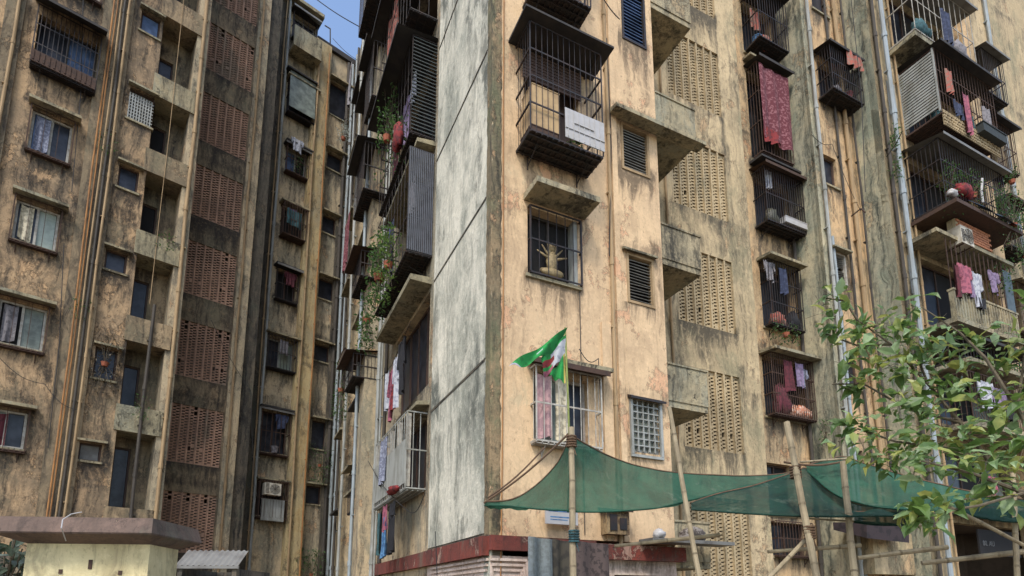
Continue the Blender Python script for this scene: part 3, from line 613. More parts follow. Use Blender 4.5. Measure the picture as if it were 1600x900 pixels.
for (s, o, z, rx, rz, mt, lb) in [
    (rc['top'][0] + .5, -2.2, rc['top'][2], .3, .25, CL['orange'], 'orange and grey bundle in the topmost recess cage'),
    (rc['c2'][0] + .35, -2.25, rc['c2'][2], .22, .25, simple('dull_bronze', C(92, 92, 76), .5), 'round dull green drum inside the cage under the red printed cloth'),
    (rc['c3'][0] + .4, -2.35, rc['c3'][2], .3, .22, CL['orange'], 'faded reddish bundle in the third recess cage'),
    (rc['c3'][1] - .35, -2.32, rc['c3'][2], .25, .28, CL['black'], 'black bag beside the reddish bundle in the third recess cage'),
    (rc['c4'][1] - .55, -2.32, rc['c4'][2], .45, .2, simple('rusty_orange_basket', C(166, 100, 68), .8, 0, C(206, 196, 180), 12), 'rusty orange basket heap in the lowest arched recess cage'),
    (rc['c4'][0] + .4, -2.3, rc['c4'][2], .3, .45, CL['maroon'], 'dark maroon heap at the left of the lowest arched recess cage')]:
    bundle(A, s, o, z, rx, .14, rz, mt, lb)
crate(A, rc['c2'][0] + .62, rc['c2'][1] + .05, -2.48, -2.0, rc['c2'][2] + .05, rc['c2'][2] + .22, whites, 'white folded stack on the cage floor beside the green drum', 'folded_stack', 'stack')
hang(A, 9.45, -2.02, 17.45, 1.25, 2.55, 'maroonprint', 'large maroon printed cloth hung outside the recess cage', cat='cloth')
hang(A, 9.45, -1.98, 15.3, .7, .5, 'red', 'plain red cloth below the maroon printed cloth', cat='cloth')
hang(A, 9.75, -2.15, 11.0, .3, .8, 'navy', 'navy cloth hanging in the third recess cage'); hang(A, 10.1, -2.15, 8.2, .35, .7, 'purple', 'purple cloth hanging in the arched recess cage')
hang(A, 9.7, -2.15, 8.2, .3, .9, 'maroon', 'maroon cloth hanging beside the purple one in the arched recess cage')
plant(A, rc['c3'][0] + .5, -2.2, rc['c3'][2] - .35, 1.1, .3, 130, 'trailing green and pink plants under the third recess cage', .1, trail=.5)
# --- right bay (o = -1.6)
kw = [A.rect(1276, 95, 1318, 150, -1.6), A.rect(1286, 240, 1308, 285, -1.6), A.rect(1299, 392, 1322, 438, -1.6), A.rect(1316, 548, 1342, 602, -1.6), A.rect(1262, -60, 1290, 8, -1.6), A.rect(1322, 700, 1350, 750, -1.6)]
wall(A, near, 'bay_wall', 11.2, 13.1, 0, TOP, -1.6, kw, recessp); m = MB(); m.box(11.0, 11.2, -1.82, -1.6, 0, TOP); part(m, 'bay_edge', greenp, A, near)
m = MB(); m.box(13.0, 13.2, -1.595, -.8, 0, TOP); part(m, 'bay_return_wall', greenp, A, near)
window(A, near, kw[0], -1.6, woodd, gl, 2, .15, .04, True); q = kw[0]; cage(A, near, (q[0] - .1, q[1] + .15, q[2] - .1, q[3] + .1), -1.6, .5, metal, .09, 3, True, .6, blacksheet)
for r in kw[1:2] + kw[3:]: window(A, near, r, -1.6, woodd, gl, 1, .12, .05, True)
louvre(A, near, kw[2], -1.6, whiteiron, louvm, 14)
canopy(A, near, kw[2][0] - .1, kw[2][1] + .1, kw[2][3] + .05, -1.6, .2, .07, conc)
hang(A, kw[0][0] + .55, -1.0, kw[0][3] + .12, .75, .5, 'orange', 'orange red cloth on the side of the small dark cage on the right bay', cat='cloth')
bundle(A, kw[0][0] + .4, -1.35, kw[0][2], .2, .12, .18, CL['grey'], 'grey bundle inside the small dark cage on the right bay')
pipe(A, near, 11.15, -1.5, 0, TOP, .05, pvc); pipe(A, near, 11.35, -1.52, 0, 12.0, .04, pvcb)
pipe(A, near, 12.5, -1.5, 0, TOP, .06, tanpipe); pipe(A, near, 12.8, -1.45, 0, TOP, .03, pvcd); pipe(A, near, 10.85, -2.4, 0, TOP, .05, pvcd); pipe(A, near, 12.1, -1.53, 0, TOP, .035, pvcd)
# --- front right (o = -.8)
mw = [(14.5, 17.0, 16.0, 18.0), (14.2, 17.6, 12.9, 14.9), (14.1, 17.6, 9.6, 11.7), (14.1, 17.6, 6.6, 8.8), (14.2, 17.2, 19.0, 21.2), (14.1, 17.6, 4.3, 5.8), (14.1, 18.3, .5, 3.75), (18.5, 23.0, .5, 3.75)]
mw += [(13.55, 13.95, a + .3, a + 1.5) for a in (16.0, 13.1, 10.1, 7.1, 4.1)]
mw += [(18.6, 19.8, a, a + 1.6) for a in (19.0, 16.2, 13.2, 10.2, 7.2, 4.2)]
wall(A, near, 'front_right_wall', 13.0, 24, 0, TOP, -.8, mw, tan)
for r in mw[:6]: window(A, near, r, -.8, woodd, [gl, black, glg], 3, .2, .05, False)
for r in mw[8:13]: louvre(A, near, r, -.8, pvc, louvm, 12)
for r in mw[13:]: window(A, near, r, -.8, woodd, gl, 2, .15, .04, True)
pipe(A, near, 13.42, -.62, 0, TOP, .066, pvcb, name='drain_pipe'); pipe(A, near, 13.15, -.72, 0, TOP, .05, pvcd); pipe(A, near, 14.02, -.72, 0, TOP, .03, tanpipe); pipe(A, near, 17.9, -.7, 0, TOP, .05, pvc); pipe(A, near, 20.4, -.7, 0, TOP, .06, pvcb)
m = MB(); m.box(17.7, 18.4, -.8, -.45, 0, TOP); part(m, 'pilaster', recessp, A, near)
# top cage with louvred side
cage(A, near, (14.2, 17.35, 15.75, 17.95), -.8, 1.05, rust, .16, 3, True, 1.3, blacksheet, name='balcony_cage', slope=.12)
m = MB()
for k in range(20): z = 15.95 + k * .098; m.hexa([(14.17, -.75, z), (14.19, -.75, z), (14.19, .22, z), (14.17, .22, z), (14.17, -.75, z + .06), (14.19, -.75, z + .06), (14.19, .22, z + .06), (14.17, .22, z + .06)])
for k in range(2): m.box(14.15, 14.2, -.78 + .98 * k, -.74 + .98 * k, 15.8, 17.95)
part(m, 'side_louvres', pvc, A, near)
for k in range(8):
    s = 14.25 + k * .385; m = MB()
    for j in range(4):
        for i in range(4): m.box(s + i * .094, s + i * .094 + .055, .24, .27, 15.42 + j * .11, 15.42 + j * .11 + .06 + .02 * ((i + j) % 2))
    m.box(s, s + .375, .235, .25, 15.38, 15.42); m.box(s, s + .375, .234, .251, 15.85, 15.88); m.box(s, s + .375, .225, .235, 15.38, 15.88)
    part(m, 'parapet_block', latt, A, near)
hang(A, 14.5, .32, 17.35, .38, .8, 'orange', 'orange pink cloth at the left of the upper right balcony', cat='cloth'); hang(A, 15.25, .34, 16.8, .3, 1.35, 'pink', 'long pink cloth falling over the parapet of the upper right balcony', cat='cloth')
hang(A, 14.8, .3, 16.4, .5, .5, 'navy', 'navy cloth under the orange pink one on the upper right balcony', cat='cloth'); hang(A, 16.5, .3, 16.9, .4, .9, 'grey', 'grey checked cloth at the right of the upper right balcony', cat='cloth')
hang(A, 16.05, .1, 16.6, .3, .5, 'teal', 'teal cloth between pink and grey cloths on the upper right balcony', cat='cloth')
m = MB(); m.box(16.0, 17.3, .27, .45, 15.72, 16.0); m.box(15.98, 17.32, .26, .47, 16.0, 16.03); m.build('planter_box', simple('dark_planter', C(44, 48, 44), .7), A, label='dark planter box with a white rim at the right of the upper right balcony', cat='planter')
# above it: old balcony with pale rails and clutter
cage(A, near, (13.9, 17.3, 18.75, 21.0), -.8, .8, whiteiron, .3, 2, True, 1.0, greysheet, name='balcony_cage')
m = MB(); m.box(13.9, 17.3, -.8, -.02, 18.55, 18.72); part(m, 'balcony_slab', conc, A, near)
bundle(A, 14.4, -.1, 18.75, .4, .18, .3, CL['teal'], 'bluish green clutter heap above the black roof of the upper right balcony'); bundle(A, 16.4, -.1, 18.75, .45, .18, .4, CL['grey'], 'grey heap at the right of the topmost balcony on the right')
hang(A, 15.4, .02, 20.3, .6, 1.2, 'navy', 'dark cloth hanging on the topmost balcony on the right', cat='cloth')
# second cage: plants, red blanket, blue sheet
cage(A, near, (14.0, 17.45, 12.85, 14.9), -.8, .95, metal, .13, 3, True, 1.15, greysheet, name='balcony_cage', slope=.2)
m = MB(); m.box(13.95, 17.5, -.8, .42, 12.66, 12.78); part(m, 'balcony_slab', rust, A, near)
bundle(A, 15.0, .15, 13.3, .42, .16, .2, CL['red'], 'red patterned blanket heaped over the rail of the plant balcony'); bundle(A, 14.25, .2, 13.05, .18, .12, .1, whites, 'small white box like bundle at the left of the plant balcony')
m = MB(); m.grid(lambda u, v: (15.1 + u * 2.2, .17 + .35 * v, 13.25 - .45 * v + .03 * math.sin(u * 14)), 20, 5); m.grid(lambda u, v: (17.3 - u * 2.2, .17 + .35 * v, 13.24 - .45 * v + .03 * math.sin((1 - u) * 14)), 20, 5)
m.build('blue_sheet', simple('dark_blue_tarp', C(44, 58, 78), .6), A, label='dark blue tarpaulin strip sloping outwards below the red blanket', cat='tarpaulin')
for k, (s, z, ww, hh, n, lb) in enumerate([(14.4, 13.6, .8, .9, 140, 'leafy plant at the left of the plant balcony'), (15.6, 13.9, 1.2, .7, 200, 'tall leafy plant in the middle of the plant balcony'), (17.1, 13.2, 1.6, 1.1, 420, 'spreading light green plant at the right end of the plant balcony')]):
    plant(A, s, .1 if k < 2 else .35, z - .4, ww, hh, n, lb, .12, trail=.2)
m = MB(); pts = [(15.9, .2, 13.4), (15.85, .22, 13.75), (15.98, .2, 14.0), (16.05, .2, 14.25)]; m.tube(pts, .035, 8); m.build('white_pipe_bend', whites, A, label='white bent pipe rising behind the red blanket', cat='pipe')
acunit(A, 14.55, -.2, 11.75, 'air conditioner hanging under the plant balcony', .62, .55, .35)
plant(A, 17.0, -.1, 11.3, 1.0, .5, 150, 'weeds growing out of the ledge under the plant balcony', .06, trail=.5, name='weed_clump', cat='weeds')
# brick infill and lintel, third balcony with washing
canopy(A, near, 13.5, 17.6, 11.85, -.8, .85, .14, conc, .0, label='sloping stained sunshade over the washing on the right')
bk = MB(); bk.box(.0, .21, .0, .03, .0, .065); bme = bk.mesh('brick', brick)
bp_ = MB(); bp_.box(14.6, 16.25, -.2, .02, 12.0, 12.6); brw = part(bp_, 'brick_infill', conc, A, near)
for j in range(7):
    for i in range(7 + (j % 2 == 0)): link(bme, 'brick', A, (14.62 + i * .225 + (.11 if j % 2 else 0) - (.0 if j % 2 else .0), .02, 12.02 + j * .082), brw)
m = MB(); m.box(14.0, 17.4, -.1, .02, 9.4, 10.2)
for k in range(24): s = 14.0 + k * .143; m.box(s, s + .05, .02, .045, 9.42, 10.18)
m.box(13.95, 17.45, -.8, .06, 9.25, 9.398); m.box(13.98, 17.42, -.12, .05, 10.2, 10.26); part(m, 'ribbed_parapet', conc, A, near)
m = MB()
for k in range(15): s = 14.0 + k * .243; m.box(s - .01, s + .01, -.02, .0, 10.26, 11.82)
part(m, 'balcony_bars', rust, A, near)
for s, z, wd, h, c, k, lb in [(14.05, 11.0, .3, 1.0, 'maroon', 'towel', 'maroon towel at the left end of the third right balcony'), (14.4, 11.1, .38, .9, 'pink', 'shirt', 'dull pink shirt on the third right balcony'), (15.0, 11.0, .34, 1.1, 'white', 'shirt', 'white and blue shirt over a black garment on the third right balcony'),
                              (15.0, 10.25, .5, .35, 'black', 'towel', 'black garment on the parapet below the white shirt'), (16.0, 11.3, .36, .7, 'purple', 'shirt', 'pale purple shirt hung alone on the third right balcony'), (14.75, 11.05, .2, .9, 'purple', 'towel', 'mauve strip of cloth between the pink and white shirts')]:
    hang(A, s, .08, z, wd, h, c, lb, k)
m = MB(); m.box(16.95, 17.4, -.05, .01, 9.9, 11.6); part(m, 'blue_shutter', simple('blue_grey_shutter', C(72, 84, 88), .6), A, near)
# fourth and fifth balconies, mostly behind leaves
cage(A, near, (14.0, 17.5, 8.2, 8.75), -.8, .9, metal, .15, 1, True, 1.1, blacksheet, name='balcony_cage')
m = MB(); m.box(13.9, 17.6, -.8, .25, 8.0, 8.12); m.box(13.8, 20, -.8, .2, 6.2, 6.35); part(m, 'balcony_slab', conc, A, near)
cage(A, near, (14.0, 17.5, 6.4, 7.8), -.8, .9, rust, .13, 2, True, None, name='balcony_cage')
for s, z, wd, h, c, k, lb in [(14.4, 7.6, .5, .8, 'white', 'shirt', 'white shirt under the brown slab behind the tree leaves'), (15.0, 7.5, .5, .8, 'purple', 'shirt', 'light purple shirt behind the tree branch'), (15.6, 7.5, .4, .9, 'black', 'towel', 'black cloth behind the tree branch on the fourth balcony'), (14.0, 4.9, .4, .9, 'pink', 'shirt', 'pink shirt low behind the tree above the net')]:
    hang(A, s, .15, z, wd, h, c, lb, k)
for k, (a, mt) in enumerate([(19.0, greysheet), (16.2, blacksheet), (13.2, rust), (10.2, conc), (7.2, conc)]):
    cage(A, near, (18.55, 19.9, a - .1, a + 1.6), -.8, .5, [metal, rust][k % 2], .11, 2, True, .7, mt)
plant(A, 19.0, -.2, 15.4, .5, .45, 80, 'small leafy plant with red flowers on the far right window cage', .1); plant(A, 19.2, -.2, 12.7, 1.2, .6, 160, 'bushy plant on the window cage at the right edge', .1, trail=.3)
# roof and back of the block
m = MB(); m.hexa([(-.0, -.3, TOP), (24, -.82, TOP), (24, -17.5, TOP), (.3, -17.5, TOP), (-.0, -.3, TOP + .3), (24, -.82, TOP + .3), (24, -17.5, TOP + .3), (.3, -17.5, TOP + .3)]); part(m, 'roof', conc, A, near)
m = MB(); m.box(.0, 24, -17.7, -17.5, 0, TOP); m.box(24, 24.2, -17.5, -.8, 0, TOP); part(m, 'back_wall', tan, A, near)
# street-level stall things by the corner
m = MB(); m.box(.9, 1.5, .12, .16, 2.83, 3.08); sg = m.build('notice_board', whites, A, label='white notice board with blue lines fixed above the grey sheets under the net', cat='sign')
m = MB(); m.box(.98, 1.42, .1605, .163, 2.935, 2.955); m.box(.98, 1.3, .1605, .163, 2.895, 2.91); m.box(.95, 1.45, .1605, .163, 3.03, 3.045); part(m, 'faded_lettering', CL['blue'], A, sg)
mb = thing('meter_cabinet', A, (2.2, 0, 2.7), 'small rusty meter cabinet with a slanted lid on the ochre wall', 'cabinet')
m = MB(); m.box(2.05, 2.5, .002, .2, 2.72, 3.12); part(m, 'cabinet_body', plaster('rusty_tan_box', C(150, 128, 92), C(112, 92, 64), C(96, 74, 52), C(58, 44, 34), .6, .5, .3), A, mb)
m = MB(); m.hexa([(2.0, 0, 3.16), (2.55, 0, 3.16), (2.55, .26, 3.1), (2.0, .26, 3.1), (2.0, 0, 3.19), (2.55, 0, 3.19), (2.55, .26, 3.13), (2.0, .26, 3.13)]); part(m, 'lid', rust, A, mb)
m = MB(); m.box(2.1, 2.24, .2, .215, 2.78, 3.05); m.box(2.3, 2.44, .2, .215, 2.8, 3.0); part(m, 'vent_slats', metal, A, mb)
def sheet(x0, y0, x1, o, mat, label, zb=.6, name='metal_sheet'):
    a, z = A.hit(x0, y0, o); b, _ = A.hit(x1, y0 + 6, o); m = MB(); m.grid(lambda u, v: (a + (b - a) * u, o + .03 * math.sin(u * 9) + .02 * v, z + (zb - z) * v - .03 * u), 14, 4)
    m.grid(lambda u, v: (b - (b - a) * u, o - .02 + .03 * math.sin((1 - u) * 9), z + (zb - z) * v - .03 * (1 - u)), 14, 4); m.build(name, mat, A, label=label, cat='sheet')
sheet(826, 838, 862, .75, galv, 'grey blue galvanised sheet leaning under the white notice board'); sheet(862, 842, 894, .7, cloth('dark_olive_sheet', C(70, 66, 58), C(52, 50, 46), 9), 'dark olive sheet between the galvanised sheet and the bamboo pole')
sheet(898, 845, 950, .72, cloth('speckled_brown_sheet', C(88, 76, 74), C(62, 54, 54), 12), 'speckled dark brown sheet right of the bamboo pole')
bundle(A, 3.05, .3, 2.67, .1, .1, .09, whites, 'whitish plastic bag on the red band beside the second bamboo pole')
bundle(A, 3.85, .25, 2.66, .28, .12, .13, cloth('dark_rag', C(74, 66, 60), C(120, 112, 104), 14), 'dark heap of rags on the red band by the lattice')
m = MB(); m.box(2.75, 4.6, .12, .5, 2.6, 2.66); m.build('ledge_board', greysheet, A, label='grey board lying along the red band', cat='board')
m = MB(); m.box(.95, 1.85, -.05, .02, 2.04, 2.1); part(m, 'door_frame', woodd, A, near)
# sheet added over the shop openings to darken them, under the nets at right
m = MB(); m.box(14.0, 24, -.8, .3, 3.95, 4.0); part(m, 'shop_shade_sheet', blacksheet, A, near)
wf = MB(); wf.box(11.25, 12.95, -1.58, -1.2, 2.3, 3.4); part(wf, 'tan_parapet', tan, A, near)

# ================================================================= LEFT BLOCK
left = thing('apartment_block', B, (0, 0, 0), 'brown streaked apartment block filling the left side, with reddish lattice panels', 'building')
TB = 30.0
LW = [B.rect(62, 22, 150, 110), B.rect(52, 170, 110, 235), B.rect(27, 310, 90, 375), B.rect(0, 465, 70, 535), B.rect(-20, 635, 40, 695)]
LW.append((-1.2, -.1, 19.0, 20.4))
sm = [B.rect(222, 15, 250, 48), B.rect(204, 135, 239, 186), B.rect(187, 255, 216, 292), B.rect(166, 387, 198, 420), B.rect(150, 540, 182, 590), B.rect(124, 690, 158, 718)]
LL = [(.9, 1.5, 19.3, 20.0)]
W_left = [(-3.6, -2.4, 6.7 + 2.85 * k, 8.2 + 2.85 * k) for k in range(7)]
RC = [(1.62, 2.40, z, z + 1.8) for z in (17.25, 14.75, 12.0, 9.45, 6.7, 4.2, 20.3, 23.2)]
wall(B, left, 'front_wall', -8, 1.5, 0, TB, 0, LW + sm + W_left, brownp)
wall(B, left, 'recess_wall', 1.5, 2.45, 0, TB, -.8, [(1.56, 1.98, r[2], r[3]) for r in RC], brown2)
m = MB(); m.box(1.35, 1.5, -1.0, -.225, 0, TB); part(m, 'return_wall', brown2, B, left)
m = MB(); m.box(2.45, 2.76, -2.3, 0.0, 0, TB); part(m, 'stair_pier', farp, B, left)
for k, z in enumerate((3.4, 6.3, 8.95, 11.65, 14.35, 16.95, 19.85, 22.7)):
    m = MB(); m.box(1.42, 2.56, -.1, .05, z, z + .75); m.box(1.5, 2.45, -.795, -.1, z, z + .1); part(m, 'landing_parapet', [brown2, conc][k % 2], B, left)
for r in RC: window(B, left, (1.56, 1.98, r[2], r[3]), -.8, woodd, random.choice([black, black, gl]), 1, .08, .04, False)
JZ = [(3.15 + 2.94 * k, 5.12 + 2.94 * k) for k in range(8)]
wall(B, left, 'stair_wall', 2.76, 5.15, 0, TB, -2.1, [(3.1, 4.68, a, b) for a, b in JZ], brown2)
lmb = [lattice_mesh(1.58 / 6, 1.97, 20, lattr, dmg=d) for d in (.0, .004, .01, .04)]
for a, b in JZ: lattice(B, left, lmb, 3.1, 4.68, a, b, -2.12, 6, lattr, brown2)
m = MB(); m.box(4.72, 5.15, -2.1, -2.02, 0, TB); part(m, 'pilaster', farp, B, left)
m = MB(); m.box(5.0, 5.15, -3.9, -2.32, 0, TB); part(m, 'return_wall', mouldp, B, left)
m = MB(); m.box(5.1, 6.28, -3.9, -3.66, 0, TB - 2); part(m, 'mouldy_strip', mouldp, B, left)
m = MB(); m.box(5.14, 5.6, -3.65, -2.2, 0, TB - 2); part(m, 'mouldy_strip', mouldp, B, left)
FW = [B.rect(450, 128, 490, 178, -3.7), B.rect(447, 230, 478, 268, -3.7), B.rect(440, 322, 472, 368, -3.7), B.rect(432, 420, 462, 465, -3.7), B.rect(417, 525, 458, 572, -3.7), B.rect(408, 640, 448, 705, -3.7), B.rect(402, 752, 442, 805, -3.7), (6.5, 7.5, 26.0, 27.2)]
F2 = [B.rect(512, 235, 535, 262, -3.7), B.rect(505, 333, 525, 362, -3.7), B.rect(499, 432, 522, 465, -3.7), B.rect(492, 535, 515, 562, -3.7), B.rect(488, 655, 510, 700, -3.7), B.rect(475, 757, 502, 786, -3.7), B.rect(517, 125, 545, 178, -3.7)]
wall(B, left, 'far_bay_wall', 6.2, 7.6, 0, 27.6, -3.7, FW, farp)
wall(B, left, 'far_end_wall', 7.6, 12.5, 0, 26.55, -3.7, F2, farp)
m = MB(); m.box(7.5, 8.2, -3.69, -3.4, 0, 26.5); part(m, 'far_pilaster', plaster('pale_streaked_plaster', C(176, 158, 116), C(150, 138, 108), C(160, 132, 84), C(92, 84, 66), .8, .2, .1, None, 15), B, left)
m = MB(); m.box(6.0, 7.72, -4.2, -3.3, 27.62, 27.75); part(m, 'roof_slab', conc, B, left); m = MB(); m.box(6.0, 7.8, -4.2, -3.45, 27.75, 27.95); part(m, 'roof_slab', conc, B, left)
m = MB(); m.box(7.6, 12.5, -4.2, -3.55, 26.55, 26.8); part(m, 'roof_slab', blacksheet, B, left)
m = MB(); m.box(6.4, 7.6, -3.69, -3.0, 25.0, 25.15); m.box(6.4, 7.6, -3.1, -3.0, 25.15, 26.0); part(m, 'upper_balcony', conc, B, left)
canopy(B, left, 6.3, 7.6, 24.05, -3.7, .5, .08, blacksheet)
m = MB(); m.hexa([(6.45, -3.2, 22.2), (7.55, -3.2, 22.2), (7.55, -3.22, 22.2), (6.45, -3.22, 22.2), (6.45, -3.3, 24.0), (7.55, -3.3, 24.0), (7.55, -3.32, 24.0), (6.45, -3.32, 24.0)]); part(m, 'sloping_glass_screen', glg, B, left)
for i, r in enumerate(FW):
    window(B, left, r, -3.7, [woodd, pvc, rust][i % 3], [[gl, black], [glb, black], [black, gl], black, [gl, palegl], gl, black, gl][i], 2, .15, .05, True)
    canopy(B, left, r[0] - .12, r[1] + .12, r[3] + .08, -3.7, .45, .08, [conc, blacksheet, conc, blacksheet][i % 4])
    cage(B, left, (r[0] - .02, r[1] + .02, r[2] - .1, r[3]), -3.7, [.35, .3, .45, .25][i % 4], [metal, rust, rust, metal][i % 4], [.12, .16, .1, .2][i % 4], 2, True, [None, .5, None, .4][(i * 3) % 4], [rust, greysheet][i % 2], brackets=False)
for i, r in enumerate(F2):
    window(B, left, r, -3.7, woodd, gl, 1, .15, .05, True); canopy(B, left, r[0] - .1, r[1] + .1, r[3] + .06, -3.7, .3, .08, conc)
for i, r in enumerate(LW):
    if i == 0:
        window(B, left, r, 0, pvcd, [gl, glb], 2, .2, .05, False); cage(B, left, (r[0] - .03, r[1] + .03, r[2] - .05, r[3] + .05), 0, .3, metal, .1, 3, True, .7, blacksheet, slope=.3)
        m = MB(); m.box(r[0] - .03, r[1] + .03, .3, .33, r[2] - .05, r[2] + .3)
        for k in range(12): s = r[0] + (r[1] - r[0]) * k / 12; m.box(s, s + .03, .33, .345, r[2], r[2] + .28)
        part(m, 'ornamental_railing', rust, B, left)
    else:
        window(B, left, r, 0, whiteiron, [glb, gl] if i == 1 else [gl, palegl] if i == 2 else [black, glg] if i == 3 else [glg, gl], 2, .1, .055, True)
        canopy(B, left, r[0] - .1, r[1] + .16, r[3] + .1, 0, .38, .1, conc)
        cage(B, left, (r[0] - .04, r[1] + .04, r[2] - .08, r[3] + .04), 0, .16, rust, .3, 1, True, None, br=.006)
for i, r in enumerate(sm):
    window(B, left, r, 0, woodd, [glb, greysheet, gl, gl, gl, greysheet][i], 1, .12, .04, True); canopy(B, left, r[0] - .06, r[1] + .1, r[3] + .05, 0, .2, .07, conc)
sq = sm[1]; m = MB()
for k in range(9): s = sq[0] + (sq[1] - sq[0]) * k / 9; m.box(s, s + .03, .0, .03, sq[2] - .05, sq[3] - .2)
for k in range(8): z = sq[2] + k * (sq[3] - sq[2] - .2) / 8; m.box(sq[0], sq[1], .001, .027, z, z + .025)
part(m, 'window_grille', pvc, B, left)
for r in W_left: window(B, left, r, 0, alu, gl, 2, .12, .05, True); canopy(B, left, r[0] - .1, r[1] + .1, r[3] + .08, 0, .4, .1, conc)
m = MB(); m.box(.02, .72, .0, .09, 0, TB); part(m, 'pilaster', brown2, B, left)
m = MB(); m.box(-2.0, -1.62, .0, .1, 0, TB); part(m, 'pilaster', brown2, B, left)
pipe(B, left, .24, .17, 0, TB, .022, orangep, collars=False); pipe(B, left, .31, .16, 0, TB, .016, orangep, collars=False); pipe(B, left, .42, .15, 0, TB, .022, tanpipe, collars=False); pipe(B, left, .5, .15, 0, TB, .032, pvcd); pipe(B, left, .6, .17, 0, TB, .03, tanpipe)
pipe(B, left, 2.04, .1, 0, 10.2, .045, pvcd); pipe(B, left, 1.95, .08, 10.2, 24, .009, tanpipe, collars=False)
pipe(B, left, 2.62, .06, 0, TB, .05, tanpipe); pipe(B, left, 2.88, -2.0, 0, TB, .09, pvcd); pipe(B, left, 4.85, -1.95, 0, TB, .04, tanpipe); pipe(B, left, -1.75, .16, 0, TB, .04, tanpipe)
pipe(B, left, 5.9, -3.55, 0, 28, .08, pvcd); pipe(B, left, 6.3, -3.5, 0, 28, .05, pvc); pipe(B, left, 6.18, -3.52, 0, 28, .03, tanpipe); pipe(B, left, 7.62, -3.3, 0, 26, .04, tanpipe); pipe(B, left, 8.1, -3.3, 0, 26, .03, orangep)
pipe(B, left, 9.28, -3.5, 0, 26.4, .06, pvcb); pipe(B, left, 9.1, -3.55, 0, 26.4, .07, pvcd); pipe(B, left, 9.5, -3.5, 0, 26.4, .1, pvcd)
m = MB(); m.box(8.95, 9.75, -3.69, -3.6, 0, 18); part(m, 'mouldy_strip', mouldp, B, left)
m = MB(); m.box(1.5, 12.5, -12, -11.8, 0, 26); m.box(-8, 2, -12, -.3, TB, TB + .3); m.box(2, 5.15, -12, -2, TB + .0, TB + .3); m.box(5.15, 7.6, -12, -4.2, 27.6, 27.9); m.box(7.6, 12.5, -12, -4.2, 26.5, 26.75); m.box(-8.2, -8, -12, 0, 0, TB); part(m, 'roof', conc, B, left)
plant(B, 1.05, .12, 8.0, .8, .9, 260, 'withered dark creeper bundled on the wall left of the grey drain pipe', .1, 'wall_creeper', .08, .5, leafmat('withered_leaf', C(88, 78, 60), C(58, 56, 44)))
hang(B, 6.75, -3.25, 20.9, .35, .6, 'white', 'white shirt in the cage second from the top of the far bay', 'shirt'); hang(B, 6.7, -3.28, 17.6, .6, .7, 'teal', 'teal printed cloth in the third window of the far bay', cat='cloth')
acunit(B, 6.5, -3.3, 5.55, 'air conditioner above the slatted cage low in the far bay', .6, .45)
crate(B, 6.5, 7.35, -3.3, -3.25, 4.6, 5.4, pvc, 'pale ribbed panel on the lowest cage of the far bay', 'ribbed_panel', 'panel', 14)
plant(B, 8.7, -3.4, 7.0, 1.0, .8, 200, 'dark weeds growing on the far wall near the alley pipes', .08, 'weed_clump', .1, .6, cat='weeds')
plant(B, 8.6, -3.4, 2.6, 1.2, 1.0, 200, 'dark bush at the foot of the alley wall', .08, 'weed_clump', .12, .2, cat='weeds')

m = MB(); a, z = A.hit(1343, 818, -.9); b, _ = A.hit(1408, 820, -.9)
m.hexa([(a, -.75, z - .38), (b, -.75, z - .42), (b, -1.6, z - .1), (a, -1.6, z - .08), (a, -.72, z), (b, -.72, z), (b, -1.6, z + .12), (a, -1.6, z + .12)]); m.build('shop_tarpaulin', cloth('dark_purple_brown_tarp', C(52, 42, 44), C(36, 30, 32), 5), A, label='dark brown tarpaulin drooping over a stall behind the third bamboo pole', cat='tarpaulin')
sgn = MB(); a, z = A.hit(1536, 856, -.3); sgn.box(a - .15, a + 1.9, -.34, -.3, z - .2, z + .5); so_ = sgn.build('shop_sign', black, A, label='dark shop sign with small pale lettering deep under the nets at the right', cat='sign')
tc = bpy.data.curves.new('lettering', 'FONT'); tc.body = '00. AU'; tc.size = .2; tc.extrude = .004; to = bpy.data.objects.new('lettering_tmp', tc); col.objects.link(to)
bpy.context.view_layer.update(); tm = bpy.data.meshes.new_from_object(to.evaluated_get(bpy.context.evaluated_depsgraph_get())); bpy.data.objects.remove(to)
for v in tm.vertices: v.co = (v.co.x, -v.co.z, v.co.y)
tm.materials.clear(); tm.materials.append(simple('grey_lettering', C(104, 104, 102))); link(tm, 'lettering', A, (a, -.29, z + .06), so_)
# ================================================================= things on the alley side
for s, z, wd, h, c, k, lb in [(-4.3, 7.55, .35, 1.3, 'black', 'shirt', 'black shirt nearest the grey wall on the alley clothes line'), (-4.75, 7.35, .3, 1.3, 'white', 'shirt', 'white shirt on the alley clothes line'), (-5.25, 7.2, .28, 1.3, 'pink', 'shirt', 'pink shirt on the alley clothes line'),
                               (-5.7, 7.3, .28, 1.0, 'white', 'towel', 'white towel at the far end of the alley clothes line'), (-5.0, 7.0, .3, .9, 'red', 'towel', 'red cloth low on the alley clothes line')]:
    hang(G, s, .42, z, wd, h, c, lb, k)
for s, z, wd, h, c, k, lb in [(-4.5, 3.78, .4, 1.15, 'black', 'trousers', 'black trousers hanging below the pale slatted alley balcony'), (-5.1, 3.8, .3, .6, 'pink', 'towel', 'pink cloth above the blue trousers under the alley balcony'), (-5.15, 3.55, .34, .95, 'blue', 'trousers', 'light blue trousers hanging below the alley balcony'), (-5.6, 3.7, .3, 1.0, 'teal', 'towel', 'teal cloth at the far end under the alley balcony')]:
    hang(G, s, .5, z, wd, h, c, lb, k)
bundle(G, -4.2, .5, 3.95, .35, .12, .08, CL['red'], 'red and white cloth on the edge of the pale slatted alley balcony')
bundle(G, -4.05, .72, 12.3, .22, .12, .36, CL['red'], 'tall dark red bundle hanging on the upper alley cage')
